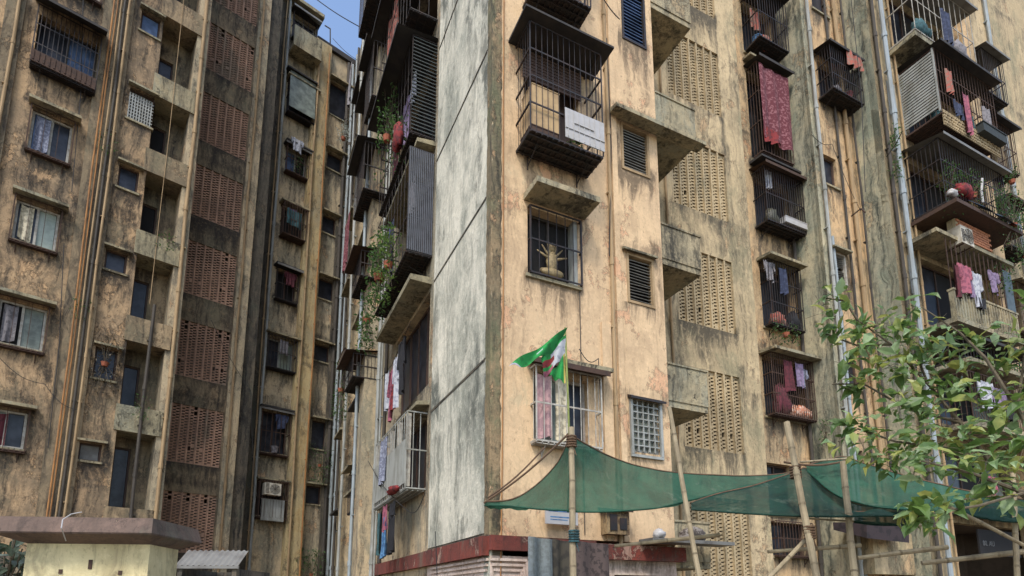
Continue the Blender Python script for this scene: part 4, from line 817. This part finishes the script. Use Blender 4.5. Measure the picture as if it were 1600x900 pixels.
m = MB(); m.tube([(-6.2, .44, 7.35), (-5.0, .44, 7.28), (-3.4, .44, 7.65)], .006, 5); m.build('clothes_line', wire, G, label='thin clothes line below the long concrete sunshade', cat='line')
hang(G, -10.5, .95, 14.3, .9, 1.8, 'maroonprint', 'maroon curtain on the cage far down the alley', cat='curtain', name='curtain'); hang(G, -10.7, 1.05, 20.6, .5, 1.5, 'grey', 'pale grey cloth high in the alley', cat='cloth')
hang(G, -5.9, .66, 17.8, 1.0, 1.6, 'orange', 'orange sheet over the topmost alley cage', cat='cloth'); hang(G, -5.6, .5, 11.3, .5, 1.3, 'navy', 'navy cloth inside the middle alley cage', cat='cloth'); hang(G, -4.9, .4, 14.3, .5, 1.2, 'purple', 'purple cloth inside the upper alley cage', cat='cloth')
hang(G, -5.7, .5, 5.5, .6, 1.1, 'floral', 'floral cloth behind the pale slats of the alley balcony', cat='cloth')
plant(G, -5.6, .72, 9.7, 1.7, 1.1, 420, 'large leafy creeper on the middle alley cage', .15, trail=.35, L=.12)
plant(G, -6.6, .8, 9.0, 1.0, .8, 260, 'leafy creeper trailing at the far end of the middle alley cage', .12, trail=.7, L=.11)
plant(G, -5.4, .7, 13.6, 1.4, 1.2, 260, 'dark leafy plant inside the upper alley cage', .12, L=.1, trail=.1)
plant(G, -10.0, .9, 8.2, 1.0, 1.0, 200, 'straggly plants trailing far down the alley', .1, trail=.8)
plant(G, -13.5, .8, 20.2, .9, .5, 120, 'silvery plant on a ledge high in the alley', .1, mat=leafmat('silvery_leaf', C(150, 156, 150), C(110, 120, 108)))

for i, (c, k, lb) in enumerate([('purple', 'towel', 'mauve rag in the fourth far bay window'), ('maroon', 'shirt', 'maroon shirt in the fifth far bay window'), ('grey', 'towel', 'grey rag in the sixth far bay window'), ('navy', 'shirt', 'navy shirt in the far bay window above the air conditioner')]):
    r = FW[2 + i]; hang(B, r[0] + .2 + .12 * i, -3.4, r[3] - .1, .32, .6, c, lb, k)
for i, (c, lb) in enumerate([('floral', 'floral curtain in the second window of the leftmost column'), ('cream', 'cream curtain in the third window of the leftmost column'), ('grey', 'grey curtain in the fourth window of the leftmost column'), ('maroon', 'dark red curtain in the lowest window of the leftmost column')]):
    r = LW[1 + i]; hang(B, r[0] + .1, -.06, r[3] - .08, (r[1] - r[0]) * [.35, .3, .3, .4][i], (r[3] - r[2]) * .85, c, lb, cat='curtain', name='curtain')
for i, (s, z, lb) in enumerate([(.4, 9.0, 'small weed rooted by the orange pipes, lower'), (.5, 14.2, 'small weed rooted by the orange pipes, upper'), (2.2, 11.9, 'weed on a landing parapet of the brown block, upper'), (2.0, 6.6, 'weed on a landing parapet of the brown block, lower'), (7.0, 19.4, 'leafy patch under the second far bay window')]):
    plant(B, s, .12 if i < 4 else -3.4, z + .4, .5, .35, 50, lb, .03, 'weed_clump', .08, .5, cat='weeds', potm=bark)
# ================================================================= gold figure behind the grille: plain ornament
m = MB(); s, z = 1.22, 7.28
gold = simple('dull_gold', C(140, 122, 84), .6, .2, C(84, 70, 48), 22)
m.blob((s, -.0, z + .22), .1, .05, .16, .1); m.blob((s, .0, z + .43), .055, .05, .07, .05); m.blob((s, 0, z + .07), .2, .06, .07, .1)
for a in (-1.2, -.7, -.3, .3, .7, 1.2): m.bar((s, 0, z + .25), (s + .26 * math.sin(a), .01, z + .25 + .24 * math.cos(a)), .028, 6, .008)
[m.__setattr__('v', [(1.16 + (a - 1.22) * 1.25, b, 7.22 + (c - 7.28) * 1.35) for a, b, c in m.v])]; m.build('ornament_figure', gold, A, smooth=True, label='small gold ornament standing behind the grille of the window with a concrete sunshade', cat='ornament')

# ================================================================= shade nets
def interp(c, t):
    n = len(c) - 1; i = min(int(t * n), n - 1); f = t * n - i
    p0, p1, p2, p3 = (Vector(c[max(0, min(n, k))]) for k in (i - 1, i, i + 1, i + 2))
    return .5 * ((2 * p1) + (p2 - p0) * f + (2 * p0 - 5 * p1 + 4 * p2 - p3) * f * f + (3 * p1 - p0 - 3 * p2 + p3) * f ** 3)
def sail(top, bot, mat, label, name='shade_net', sag=.12, nu=60, nv=18, hem=(1, 1)):
    T = [wp(*p) for p in top]; Bm = [wp(*p) for p in bot]; root = thing(name, U, T[len(T) // 2], label, 'shade net', 'green shade nets slung before the blocks')
    def fn(u, v):
        p = interp(T, u).lerp(interp(Bm, u), v); wv = .012 * math.sin(u * 31 + v * 4) + .022 * math.sin(u * 13 + v * 7) + .012 * math.sin(u * 47 - v * 9) + .01 * math.sin(v * 23 + u * 11)
        return (p.x, p.y + .3 * wv, p.z - sag * math.sin(math.pi * v) * math.sin(math.pi * u) + wv * math.sin(math.pi * v))
    m = MB(); m.grid(fn, nu, nv); part(m, 'net_cloth', mat, U, root, True)
    for h, v in ((hem[0], 0), (hem[1], 1)):
        if h: m = MB(); m.tube([fn(i / nu, v) for i in range(nu + 1)], .012, 5); part(m, 'hem_rope', rope if v == 0 else mat, U, root)
    return root
sail([(757, 784, 7.6), (800, 780, 7.5), (838, 758, 7.4), (872, 722, 7.1), (891, 680, 6.75)], [(757, 790, 7.6), (785, 790, 7.4), (815, 793, 7.1), (850, 796, 6.9), (888, 798, 6.7)], net, 'left triangular flap of green shade net stretched from the grey corner to the tall pole', nu=24)
sail([(890, 678, 6.75), (915, 694, 6.95), (960, 716, 7.45), (1010, 731, 7.6), (1060, 739, 7.8), (1130, 743, 8.1), (1190, 743, 8.4), (1240, 738, 8.6)],
     [(886, 799, 6.7), (925, 800, 6.6), (975, 798, 6.6), (1030, 793, 6.6), (1085, 780, 6.8), (1130, 768, 7.1), (1180, 757, 7.6), (1240, 740, 8.5)], net, 'large pale green shade net sagging between the tall pole and the second bamboo pole', sag=.18)
sail([(1080, 786, 6.6), (1120, 772, 6.9), (1180, 758, 7.3), (1240, 738, 7.6), (1262, 733, 7.7), (1290, 765, 7.6), (1340, 788, 7.4), (1400, 792, 7.3), (1430, 795, 7.2)],
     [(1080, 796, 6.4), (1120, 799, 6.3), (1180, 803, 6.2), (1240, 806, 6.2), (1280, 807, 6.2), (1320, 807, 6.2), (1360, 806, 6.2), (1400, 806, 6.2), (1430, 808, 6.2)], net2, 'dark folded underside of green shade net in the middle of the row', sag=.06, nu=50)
sail([(1258, 728, 7.6), (1290, 719, 7.7), (1320, 714, 7.8), (1360, 727, 7.6), (1420, 745, 7.4), (1480, 760, 7.2), (1540, 772, 7.0), (1620, 786, 6.8)],
     [(1262, 736, 7.6), (1286, 758, 7.3), (1318, 778, 7.0), (1370, 792, 6.8), (1430, 797, 6.6), (1490, 797, 6.5), (1550, 790, 6.5), (1620, 795, 6.5)], net, 'green shade net sloping down from the third pole into the tree leaves', sag=.1)
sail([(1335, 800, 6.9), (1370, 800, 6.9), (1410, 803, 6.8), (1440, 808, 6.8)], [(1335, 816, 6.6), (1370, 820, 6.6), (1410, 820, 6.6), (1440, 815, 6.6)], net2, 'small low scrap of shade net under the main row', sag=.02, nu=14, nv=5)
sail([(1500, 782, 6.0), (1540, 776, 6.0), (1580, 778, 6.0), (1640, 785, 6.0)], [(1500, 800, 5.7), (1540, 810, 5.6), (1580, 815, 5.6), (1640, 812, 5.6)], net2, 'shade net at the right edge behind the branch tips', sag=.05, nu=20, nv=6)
# ================================================================= bamboo
jointm = simple('bamboo_joint', C(124, 110, 84))
def pole(p0, p1, label, r=.034, down=True, name='bamboo_pole', cat='pole', r2=None, group=None):
    r *= .82; group = group or 'bamboo and branches propping the shade nets'
    a = Vector(wp(*p0)); b = Vector(wp(*p1)); L = b - a
    if down and b.z > 0: b = a + L * (a.z / (a.z - b.z)); L = b - a
    n = max(4, int(L.length / .33)); m = MB(); r2 = r2 or r * 1.25; pts = []
    bend = random.uniform(-.02, .02)
    for i in range(n + 1):
        p = a + L * i / n; p.x += bend * math.sin(i / n * 3.14) + random.uniform(-.004, .004); pts.append(p)
    root = thing(name, U, (b.x, b.y, b.z), label, cat, group)
    for i in range(n): rr = r + (r2 - r) * i / n; m.bar(pts[i], pts[i + 1], rr, 8, rr * 1.02)
    part(m, 'culm', bamboo, U, root)
    for i in range(1, n): rr = r + (r2 - r) * i / n; d = (L.normalized() * .01); k = MB(); k.bar(pts[i] - d, pts[i] + d, rr * 1.1, 8); part(k, 'joint', jointm, U, root)
    return root
PG = 'bamboo poles propping the shade nets'
pole((893, 668, 6.62), (898, 900, 6.5), 'tall upright bamboo pole carrying the flags', .042)
pole((1046, 636, 6.5), (1094, 900, 6.2), 'slanting bamboo pole in front of the lattice screens', .032)
pole((1229, 660, 6.4), (1276, 900, 6.0), 'thick slanting bamboo pole between the two big nets', .042)
pole((1317, 722, 6.5), (1334, 900, 6.2), 'upright bamboo pole right of the thick slanting one', .042)
pole((1582, 740, 5.8), (1588, 900, 5.6), 'thin upright bamboo pole at the right edge', .028)
pole((1264, 838, 6.25), (1202, 902, 6.2), 'diagonal bamboo brace meeting the thick slanting pole', .03)
pole((960, 853, 7.0), (1125, 836, 6.9), 'bamboo rail lying above the red band', .026, False, name='bamboo_rail', cat='rail')
pole((1200, 862, 6.5), (1345, 852, 6.5), 'bamboo rail low across the two slanting poles', .026, False, name='bamboo_rail', cat='rail')
pole((1340, 872, 6.3), (1480, 855, 6.2), 'bamboo rail sloping up behind the third pole', .028, False, name='bamboo_rail', cat='rail')
pole((1440, 880, 6.0), (1600, 862, 5.8), 'pale bamboo rail at the right across the dark shed', .03, False, name='bamboo_rail', cat='rail')
pole((1200, 806, 7.6), (1440, 822, 7.0), 'thin bamboo batten along the lower edge of the dark net', .014, False, name='bamboo_batten', cat='batten')
pole((1250, 722, 7.4), (1330, 716, 7.5), 'short batten under the peak of the net', .016, False, name='bamboo_batten', cat='batten')
pole((1600, 852, 5.4), (1462, 782, 5.5), 'stripped grey branch slanting across the net at the right', .022, False, name='dry_branch', cat='branch')
for a, b, lb in [((756, 786, 7.6), (890, 676, 7.2), 'rope from the grey corner up to the tall pole'), ((762, 778, 8.2), (850, 700, 8.4), 'second slack rope beside the caged window'), ((1225, 722, 7.3), (1330, 718, 7.4), 'rope knotted between the slanting pole and the third pole')]:
    A_, B_ = Vector(wp(*a)), Vector(wp(*b)); m = MB(); m.tube([A_.lerp(B_, i / 8) + Vector((0, 0, -.06 * math.sin(i / 8 * 3.14))) for i in range(9)], .014, 6); m.build('net_rope', rope, U, label=lb, cat='rope')
for x, y, Y, lb in [(893, 690, 6.6, 'rope lashing near the top of the tall pole'), (897, 838, 6.52, 'teal cloth knot on the tall pole'), (1243, 738, 6.3, 'rope lashing on the thick slanting pole'), (1265, 832, 6.12, 'rope knot where the diagonal brace meets the slanting pole')]:
    c = Vector(wp(x, y, Y)); m = MB()
    for k in range(5): m.tube([(c.x + .055 * math.cos(t * .785), c.y + .055 * math.sin(t * .785), c.z + k * .03 - .06) for t in range(9)], .013, 5)
    m.bar(c, (c.x + .05, c.y + .04, c.z - .18), .012, 5, .004); m.build('rope_lashing', CL['teal'] if 'teal' in lb else rope, U, label=lb, cat='lashing')
# ================================================================= flags on the tall pole
def flag(pts, mats, label, bands=None):
    P = [Vector(wp(*p)) for p in pts]   # a b (top edge) d c (bottom edge)
    m = MB(); nu, nv = 24, 14
    def fn(u, v):
        p = P[0].lerp(P[1], u).lerp(P[3].lerp(P[2], u), v); w_ = .035 * math.sin(u * 9 + v * 3) * (1 - u * .5); return (p.x, p.y + w_, p.z + w_ * .5)
    m.grid(fn, nu, nv); 
    if bands: m.mi = [bands(i % nu / nu, i // nu / nv) for i in range(nu * nv)]
    n = len(m.v); m.v += [(a, b + .004, c) for a, b, c in m.v]; m.f += [tuple(i + n for i in reversed(f)) for f in m.f]; m.mi += m.mi
    m.build('flag', mats, U, smooth=True, label=label, cat='flag', group='flags on the tall pole')
flag([(795, 572, 6.7), (887, 512, 7.1), (868, 548, 7.1), (812, 574, 6.75)], [CL['green'], CL['white']], 'bright green flag blown out to the left from the pole top', lambda u, v: 1 if (u < .02 or (.45 < u < .55 and .35 < v < .45)) else 0)
flag([(845, 560, 7.0), (884, 524, 7.12), (884, 555, 7.12), (850, 590, 7.05)], [CL['white'], CL['red'], CL['pink'], CL['green']], 'white red and green flag folded beneath the bright green one', lambda u, v: 1 if .35 < v < .6 and u < .5 else (2 if v > .75 and u < .4 else (3 if u < .35 or v < .12 else 0)))
flag([(858, 588, 7.05), (883, 552, 7.12), (884, 598, 7.12), (864, 590, 7.08)], [CL['green'], CL['yellow']], 'small drooping green flag lowest on the pole', lambda u, v: 1 if u > .85 else 0)
m = MB(); a = Vector(wp(883, 512, 7.14)); b = Vector(wp(890, 690, 7.14)); m.bar(a, b, .013, 6); m.build('flag_stick', simple('yellow_green_stick', C(130, 140, 70)), U, label='thin greenish stick carrying the three flags', cat='stick')
# ================================================================= cables
def cable(pts, label, r=.012, sag=.3):
    P = [Vector(wp(*p)) for p in pts]; q = []
    for a, b in zip(P, P[1:]): q += [a.lerp(b, i / 10) + Vector((0, 0, -sag * math.sin(i / 10 * math.pi))) for i in range(10)]
    q.append(P[-1]); m = MB(); m.tube(q, r, 5); m.build('cable', wire, U, label=label, cat='cable')
cable([(478, -14, 21.0), (562, 42, 21.0)], 'overhead cable crossing the strip of sky', .02, .1); cable([(520, 60, 22.5), (560, 95, 22.0)], 'lower faint cable across the bottom of the sky gap', .012, .1)
cable([(938, -10, 8.8), (968, 30, 9.6)], 'cable slanting from the top edge to the blue louvre window', .01, .05); cable([(1385, 245, 13.6), (1410, 205, 13.0)], 'short bent cable beside the white drain pipe', .012, .05)
cable([(680, 830, 9.9), (683, 900, 9.9)], 'thin cable down the foot of the grey wall', .008, 0)
def fcable(fr, pts, o, label, r=.008, sg=.15):
    q = []
    for (a, b), (c, d) in zip(pts, pts[1:]):
        p0 = Vector((*[fr.hit(a, b, o)[0], o], fr.hit(a, b, o)[1])); p1_ = Vector((fr.hit(c, d, o)[0], o, fr.hit(c, d, o)[1]))
        q += [p0.lerp(p1_, i / 8) + Vector((0, 0, -sg * math.sin(i / 8 * math.pi))) for i in range(9)]
    m = MB(); m.tube(q, r, 5); m.build('cable', wire, fr, label=label, cat='cable')
fcable(B, [(330, 500), (392, 610), (398, 760)], -1.9, 'cable drooping over the lowest lattice panels of the brown block'); fcable(B, [(0, 560), (70, 600), (120, 640)], .2, 'cable sagging below the lower left window')
fcable(A, [(905, 545), (935, 560), (943, 690)], .06, 'cable beside the caged window with flags'); fcable(A, [(1035, 560), (1058, 590), (1060, 720)], -.9, 'cable hanging by the lowest landing parapet')
fcable(G, [(575, 720), (640, 800), (664, 770)], .5, 'cable looped under the pale alley balcony'); fcable(A, [(1268, 210), (1300, 225), (1345, 330)], -1.45, 'thin cable across the small window of the right bay')
m = MB(); m.tube([wp(1330, 338, 13.5), wp(1345, 326, 13.3), wp(1352, 332, 13.25)], .02, 6); m.build('bracket_lamp_arm', rust, U, label='rusty bent bracket sticking out of the right bay', cat='bracket')
m = MB(); m.tube([wp(508, 40, 22.5), wp(516, 45, 22.4), wp(516, 75, 22.5)], .03, 6); m.build('roof_pipe', pvcd, U, label='curved vent pipe on the far roof edge', cat='pipe')
# ================================================================= gate pillar and low things at left
GP = Frame(*[wp(235, 850, 4.0)[0], 4.0], 84)   # its near right arris, face running to the right along s
gp = thing('gate_pillar', GP, (-.45, -.4, 0), 'cream gate pillar with a wide brown coping at the lower left', 'pillar')
zt = wp(235, 850, 4.0)[2]; wd = .8
m = MB(); m.box(-wd, 0, -.42, 0, 0, zt); part(m, 'pillar_shaft', cream, GP, gp)
def ring(e, z): return [(-wd - e * .8, e, z), (e * .5, e, z), (e * .8, -.42 - e * .5, z), (-wd - e * .8, -.42 - e * .5, z)]
m = MB(); lo, md, tp = ring(.1, zt + .0), ring(.24, zt + .055), ring(.2, zt + .16); k = MB()
def loft(mm, a, b):
    for i in range(4): j = (i + 1) % 4; mm.quad(a[i], a[j], b[j], b[i])
mm = MB(); loft(mm, ring(.0, zt - .004), ring(.16, zt + .05)); loft(mm, ring(.16, zt + .05), ring(.168, zt + .06)); loft(mm, ring(.168, zt + .06), ring(.13, zt + .165)); mm.quad(*ring(.13, zt + .165)); part(mm, 'coping', capp, GP, gp)
for x, y in [(95, 893), (188, 895), (142, 878)]:
    s_, z_ = GP.hit(x, y, 0); mm = MB(); mm.box(s_ - .012, s_ + .012, .001, .006, z_ - (.05 if x == 142 else .015), z_ + .015); part(mm, 'rust_mark', rust, GP, gp)
m = MB(); q = [wp(128, 800, 3.72), wp(112, 803, 3.7), wp(98, 812, 3.68), wp(96, 825, 3.66), wp(103, 845, 3.8)]; m.tube(q, .0035, 5); m.build('loose_wire', whites, U, label='pale thin wire looped over the brown coping', cat='wire')
SR = Frame(-2.9, 6.4, 88); rt = thing('low_roof', SR, (0, 0, 0), 'low grey sheet roof with a dark opening beside the gate pillar', 'shed')
a, z = SR.hit(275, 862, 0); b, _ = SR.hit(374, 866, 0); _, z2 = SR.hit(300, 884, 0); z = SR.hit(275, 860, -.25)[1]
m = MB(); m.grid(lambda u, v: (a + (b - a) * u, -.25 * v, z2 + (z - z2) * v + .008 * math.sin(u * 70)), 60, 3); m.box(a, b, -.02, .0, z2 - .03, z2); part(m, 'roof_sheet', greysheet, SR, rt)
m = MB(); m.box(a + .05, b - .03, -1.0, -.85, 0, z2 - .03); m.box(a + .02, a + .07, -.9, -.03, 0, z2 - .03); m.box(b - .08, b - .03, -.9, -.03, 0, z2 - .03); part(m, 'shed_wall', mouldp, SR, rt)
m = MB(); m.box(a + .1, b - .1, -.3, -.28, 0, z2 - .1); part(m, 'mesh_panel', cloth('red_mesh', C(64, 40, 38), C(96, 52, 48), 20), SR, rt)
plant(U, *[wp(12, 880, 4.3)[0], -4.3, wp(12, 880, 4.3)[2] - .35], .5, .45, 150, 'dark green and silvery leaves left of the gate pillar', .12, 'shrub', .13, .1, leafmat('shrub_leaf', C(60, 76, 56), C(128, 140, 132)), cat='shrub')
lw = MB(); p = wp(0, 850, 6.0); lw.box(-9, p[0] + .35, -6.4, -6.2, 0, 2.1); lw.build('compound_wall', brown2, U, label='dark low compound wall behind the shrub at the left edge', cat='wall')
# ================================================================= tree at the right
tree = thing('broadleaf_tree', U, (5.6, -4.6, 0), 'leafy tree whose branches reach in from the right in front of the block', 'tree')
LM = [leaf, leaf2, leaf3]
LK = {}
T0 = Vector((5.6, 4.6, 0)); trunk = MB(); br = MB()
def W3(x, y, Y): p = wp(x, y, Y); return Vector((p[0], -p[1], p[2]))   # true world
def tb(mm, pts, r0, r1, n=7):
    k = len(pts) - 1
    for i in range(k): a_, b_ = pts[i], pts[i + 1]; mm.bar((a_.x, -a_.y, a_.z), (b_.x, -b_.y, b_.z), r0 + (r1 - r0) * i / k, n, r0 + (r1 - r0) * (i + 1) / k)
fork = Vector((5.35, 4.7, 2.0)); tb(trunk, [T0, Vector((5.55, 4.62, .8)), Vector((5.4, 4.7, 1.5)), fork, Vector((5.5, 4.8, 3.2)), Vector((5.8, 5.0, 4.6))], .16, .07, 10)
part(trunk, 'trunk', bark, U, tree)
limbs = [[fork, W3(1640, 810, 4.8), W3(1560, 740, 4.9), W3(1500, 660, 5.0), W3(1450, 600, 5.1), W3(1392, 538, 5.2), W3(1340, 500, 5.3)],
         [W3(1560, 740, 4.9), W3(1480, 700, 4.9), W3(1400, 690, 5.0), W3(1340, 670, 5.1), W3(1310, 690, 5.1)],
         [fork, W3(1660, 760, 4.6), W3(1590, 640, 4.7), W3(1540, 560, 4.8), W3(1500, 520, 4.9), W3(1440, 480, 5.0)],
         [W3(1590, 640, 4.7), W3(1600, 560, 4.8), W3(1610, 520, 4.9)],
         [W3(1500, 660, 5.0), W3(1420, 640, 5.1), W3(1350, 600, 5.2), W3(1300, 600, 5.3)],
         [W3(1450, 600, 5.1), W3(1430, 550, 5.2), W3(1420, 500, 5.3)], [W3(1392, 538, 5.2), W3(1340, 540, 5.3), W3(1285, 520, 5.4)],
         [W3(1340, 500, 5.3), W3(1320, 470, 5.3), W3(1285, 465, 5.4)], [fork, W3(1700, 840, 4.6), W3(1600, 770, 4.4), W3(1520, 740, 4.4), W3(1440, 720, 4.5)],
         [W3(1600, 770, 4.4), W3(1530, 790, 4.3), W3(1470, 800, 4.3), W3(1430, 808, 4.3)], [Vector((5.5, 4.8, 3.2)), W3(1680, 600, 4.6), W3(1640, 520, 4.5)]]
for k, L_ in enumerate(limbs): mm = MB(); tb(mm, L_, .028 if k in (0, 2, 8) else .013, .006, 6); part(mm, 'limb', bark, U, tree)
clusters = [(1310, 462, 5.3, .16, 10), (1300, 495, 5.3, .16, 10), (1285, 515, 5.4, .12, 7), (1335, 520, 5.3, .2, 16), (1375, 505, 5.2, .2, 18), (1415, 520, 5.2, .22, 20), (1425, 480, 5.2, .13, 8), (1350, 560, 5.2, .22, 20), (1395, 575, 5.1, .24, 22), (1340, 600, 5.2, .16, 12), (1315, 605, 5.3, .06, 2),
            (1430, 570, 5.1, .22, 20), (1465, 525, 5.0, .2, 18), (1500, 545, 5.0, .22, 20), (1545, 545, 4.9, .22, 20), (1580, 560, 4.8, .2, 18), (1590, 520, 4.9, .12, 8), (1440, 625, 5.0, .24, 24), (1490, 600, 5.0, .2, 18), (1410, 640, 5.0, .2, 14), (1540, 620, 4.8, .22, 16), (1585, 630, 4.8, .22, 22),
            (1340, 660, 5.1, .14, 9), (1330, 690, 5.1, .18, 14), (1375, 680, 5.0, .18, 12), (1400, 700, 5.0, .2, 16), (1450, 680, 4.9, .24, 22), (1500, 690, 4.8, .26, 26), (1550, 690, 4.7, .26, 26), (1590, 700, 4.7, .22, 24), (1380, 725, 5.0, .16, 12), (1440, 725, 4.6, .18, 18), (1500, 735, 4.5, .2, 20), (1560, 745, 4.5, .22, 22),
            (1450, 795, 4.3, .12, 12), (1430, 806, 4.3, .1, 8), (1485, 785, 4.35, .13, 12), (1590, 770, 4.5, .2, 14), (1460, 825, 4.35, .06, 4), (1640, 600, 4.7, .4, 40), (1650, 720, 4.6, .4, 40), (1620, 480, 4.6, .12, 6), (1660, 500, 4.5, .3, 30)]
allv = []
for x, y, Y, r, n in clusters:
    c = W3(x, y, Y)
    for i in range(int(n * 1.75)):
        d = Vector((random.gauss(0, 1), random.gauss(0, 1), random.gauss(0, 1))).normalized() * r * random.random() ** .5
        p = c + d; dr = Vector((random.gauss(-.35, .8), random.gauss(-.2, .6), random.gauss(-.25, .5))); L_ = random.choice([.06, .08, .1, .12, .15, .18, .21]) * random.uniform(.75, 1.1)
        allv.append((L_, p, dr, Vector((random.gauss(0, .5), random.gauss(-.3, .5), 1)), random.choice([0, 0, 0, 0, 1, 1, 2, 2])))
allv.append((.22, W3(1318, 560, 5.2), Vector((-.2, 0, -1)), Vector((0, -1, .4)), 0)); allv.append((.2, W3(1420, 545, 5.1), Vector((1, .1, 0)), Vector((0, -1, .6)), 0))
allv.sort(key=lambda t: -t[0])
def leafmesh(L_, p, dr, up, mats=None):
    mm = MB(); mm.add([tuple(v) for v in leafverts(p, dr, up, L_, L_ * .5)], LEAFF); return mm
LSM = {}
for i, (L_, p, dr, up, mi) in enumerate(allv[:298]):
    mi = (mi, i % 6)
    if mi not in LSM:
        mm = MB(); mm.add([tuple(v) for v in leafverts(Vector((0, 0, 0)), Vector((1, 0, 0)), Vector((0, 0, 1)), 1, .5)], LEAFF); LSM[mi] = mm.mesh('leaf', LM[mi[0]])
    d = dr.normalized(); sdv = d.cross(up).normalized(); nr = sdv.cross(d); R = Matrix((d, -sdv, nr)).transposed().to_4x4() @ Matrix.Scale(L_, 4)
    link(LSM[mi], 'leaf', U, (p.x, -p.y, p.z), tree, R)
for mi in range(3):
    mm = MB()
    for L_, p, dr, up, q in allv[298:]:
        if q == mi: mm.add([tuple(v) for v in leafverts(p, dr, up, L_, L_ * .5)], LEAFF)
    if mm.v: part(mm, 'foliage', LM[mi], U, tree, kind='stuff')
tw = MB()
for L_, p, dr, up, q in allv[::3]:
    d = dr.normalized(); e = p - d * .12 + Vector((random.gauss(0, .02), 0, random.gauss(0, .02))); tw.bar((p.x, -p.y, p.z), (e.x, -e.y, e.z), .002, 3)
part(tw, 'twigs', bark, U, tree, kind='stuff')

def bucket(fr, s, o, z, r, h, mat, label):
    root = thing('bucket', fr, (s, o, z), label, 'bucket', 'buckets and tins kept in the cages'); m = MB(); m.bar((s, o, z), (s, o, z + h), r * .78, 14, r); part(m, 'pail', mat, fr, root)
    m = MB(); m.bar((s, o, z + h - .015), (s, o, z + h + .012), r * 1.07, 14); part(m, 'rim', mat, fr, root); m = MB(); m.tube([(s + r * math.cos(k * .39), o + .02, z + h + r * .8 * math.sin(k * .39)) for k in range(9)], .006, 4); part(m, 'handle', metal, fr, root)
bucket(A, 9.7, -2.2, rc['top'][2] + .02, .15, .26, CL['blue'], 'blue bucket in the topmost recess cage'); bucket(A, kw[0][0] + .9, -1.3, kw[0][2] + .02, .12, .22, CL['red'], 'red bucket in the small dark cage on the right bay')
bucket(A, 16.6, -.1, 12.95, .17, .28, CL['white'], 'white bucket on the right of the plant balcony'); bucket(A, 14.6, -.1, 15.85, .16, .26, CL['teal'], 'teal bucket behind the washing of the upper right balcony'); bucket(A, 1.5, .25, 12.6, .14, .24, CL['cream'], 'cream bucket in the cage cut by the top edge above the corner balcony')
bucket(G, -4.4, .3, 12.35, .17, .3, CL['blue'], 'blue bucket in the upper alley cage'); bucket(G, -5.0, .3, 9.35, .17, .3, CL['cream'], 'cream bucket in the middle alley cage'); bucket(B, 6.9, -3.45, FW[5][2] - .05, .14, .25, CL['grey'], 'grey bucket in the cage above the air conditioner of the far bay')
for k, (s, o, z, lb) in enumerate([(13.25, -.6, 15.2, 'fern tuft rooted beside the white drain pipe, upper'), (13.2, -.62, 14.2, 'fern tuft rooted beside the white drain pipe, lower'), (12.4, -1.5, 8.8, 'green weed growing from the right bay behind the tree tips'), (17.6, -.6, 9.3, 'weed hanging from the right end of the washing balcony'), (10.95, -2.0, 6.2, 'weed at the edge of the streaked return wall')]):
    plant(A, s, o, z, .4, .4, 60, lb, .03, 'weed_clump', .09, .5, cat='weeds', potm=bark)
plant(G, -4.6, .72, 9.5, .9, .8, 200, 'fresh green plant at the near end of the middle alley cage', .12, L=.11, trail=.4, mat=leaf)
plant(G, -4.2, .7, 12.5, .6, .7, 120, 'dark plant at the near end of the upper alley cage', .12, L=.09, trail=.2)
for s, z, wd, h, c, k, lb in [(-4.4, 14.6, .4, .7, 'white', 'towel', 'pale rag high in the upper alley cage'), (-4.1, 11.5, .35, .8, 'grey', 'shirt', 'grey shirt in the middle alley cage'), (-6.2, 11.4, .4, 1.2, 'floral', 'towel', 'faded floral cloth far in the middle alley cage'), (-6.0, 14.0, .4, 1.0, 'maroon', 'towel', 'maroon cloth far in the upper alley cage')]:
    hang(G, s, .35, z, wd, h, c, lb, k)
for s, z, wd, h, c, k, lb in [(9.3, 11.1, .3, .6, 'grey', 'shirt', 'small grey shirt left in the third recess cage'), (9.6, 14.2, .3, .7, 'white', 'towel', 'off white rag in the cage under the red printed cloth'), (9.5, 19.6, .4, .7, 'orange', 'towel', 'faded orange rag in the topmost recess cage'), (10.3, 8.1, .3, .6, 'floral', 'shirt', 'floral shirt at the right of the arched recess cage')]:
    hang(A, s, -2.2, z, wd, h, c, lb, k)
for a, b, lb, fr_, o_ in [((130, 0), (112, 300), 'loose cable beside the orange pipes of the brown block, upper', B, .12), ((100, 380), (75, 700), 'loose cable beside the orange pipes of the brown block, lower', B, .12), ((1330, 0), (1352, 300), 'dark cable running down the right bay edge', A, -.9), ((948, 60), (952, 400), 'thin cable down the pilaster of the ochre front', A, .07)]:
    mid_ = ((a[0] + b[0]) / 2 + 5, (a[1] + b[1]) / 2); fcable(fr_, [a, mid_, b], o_, lb, .01, .0)
print('objects', len(bpy.data.objects), 'tris', sum(len(o.data.polygons) * 2 for o in bpy.data.objects if o.type == 'MESH'))
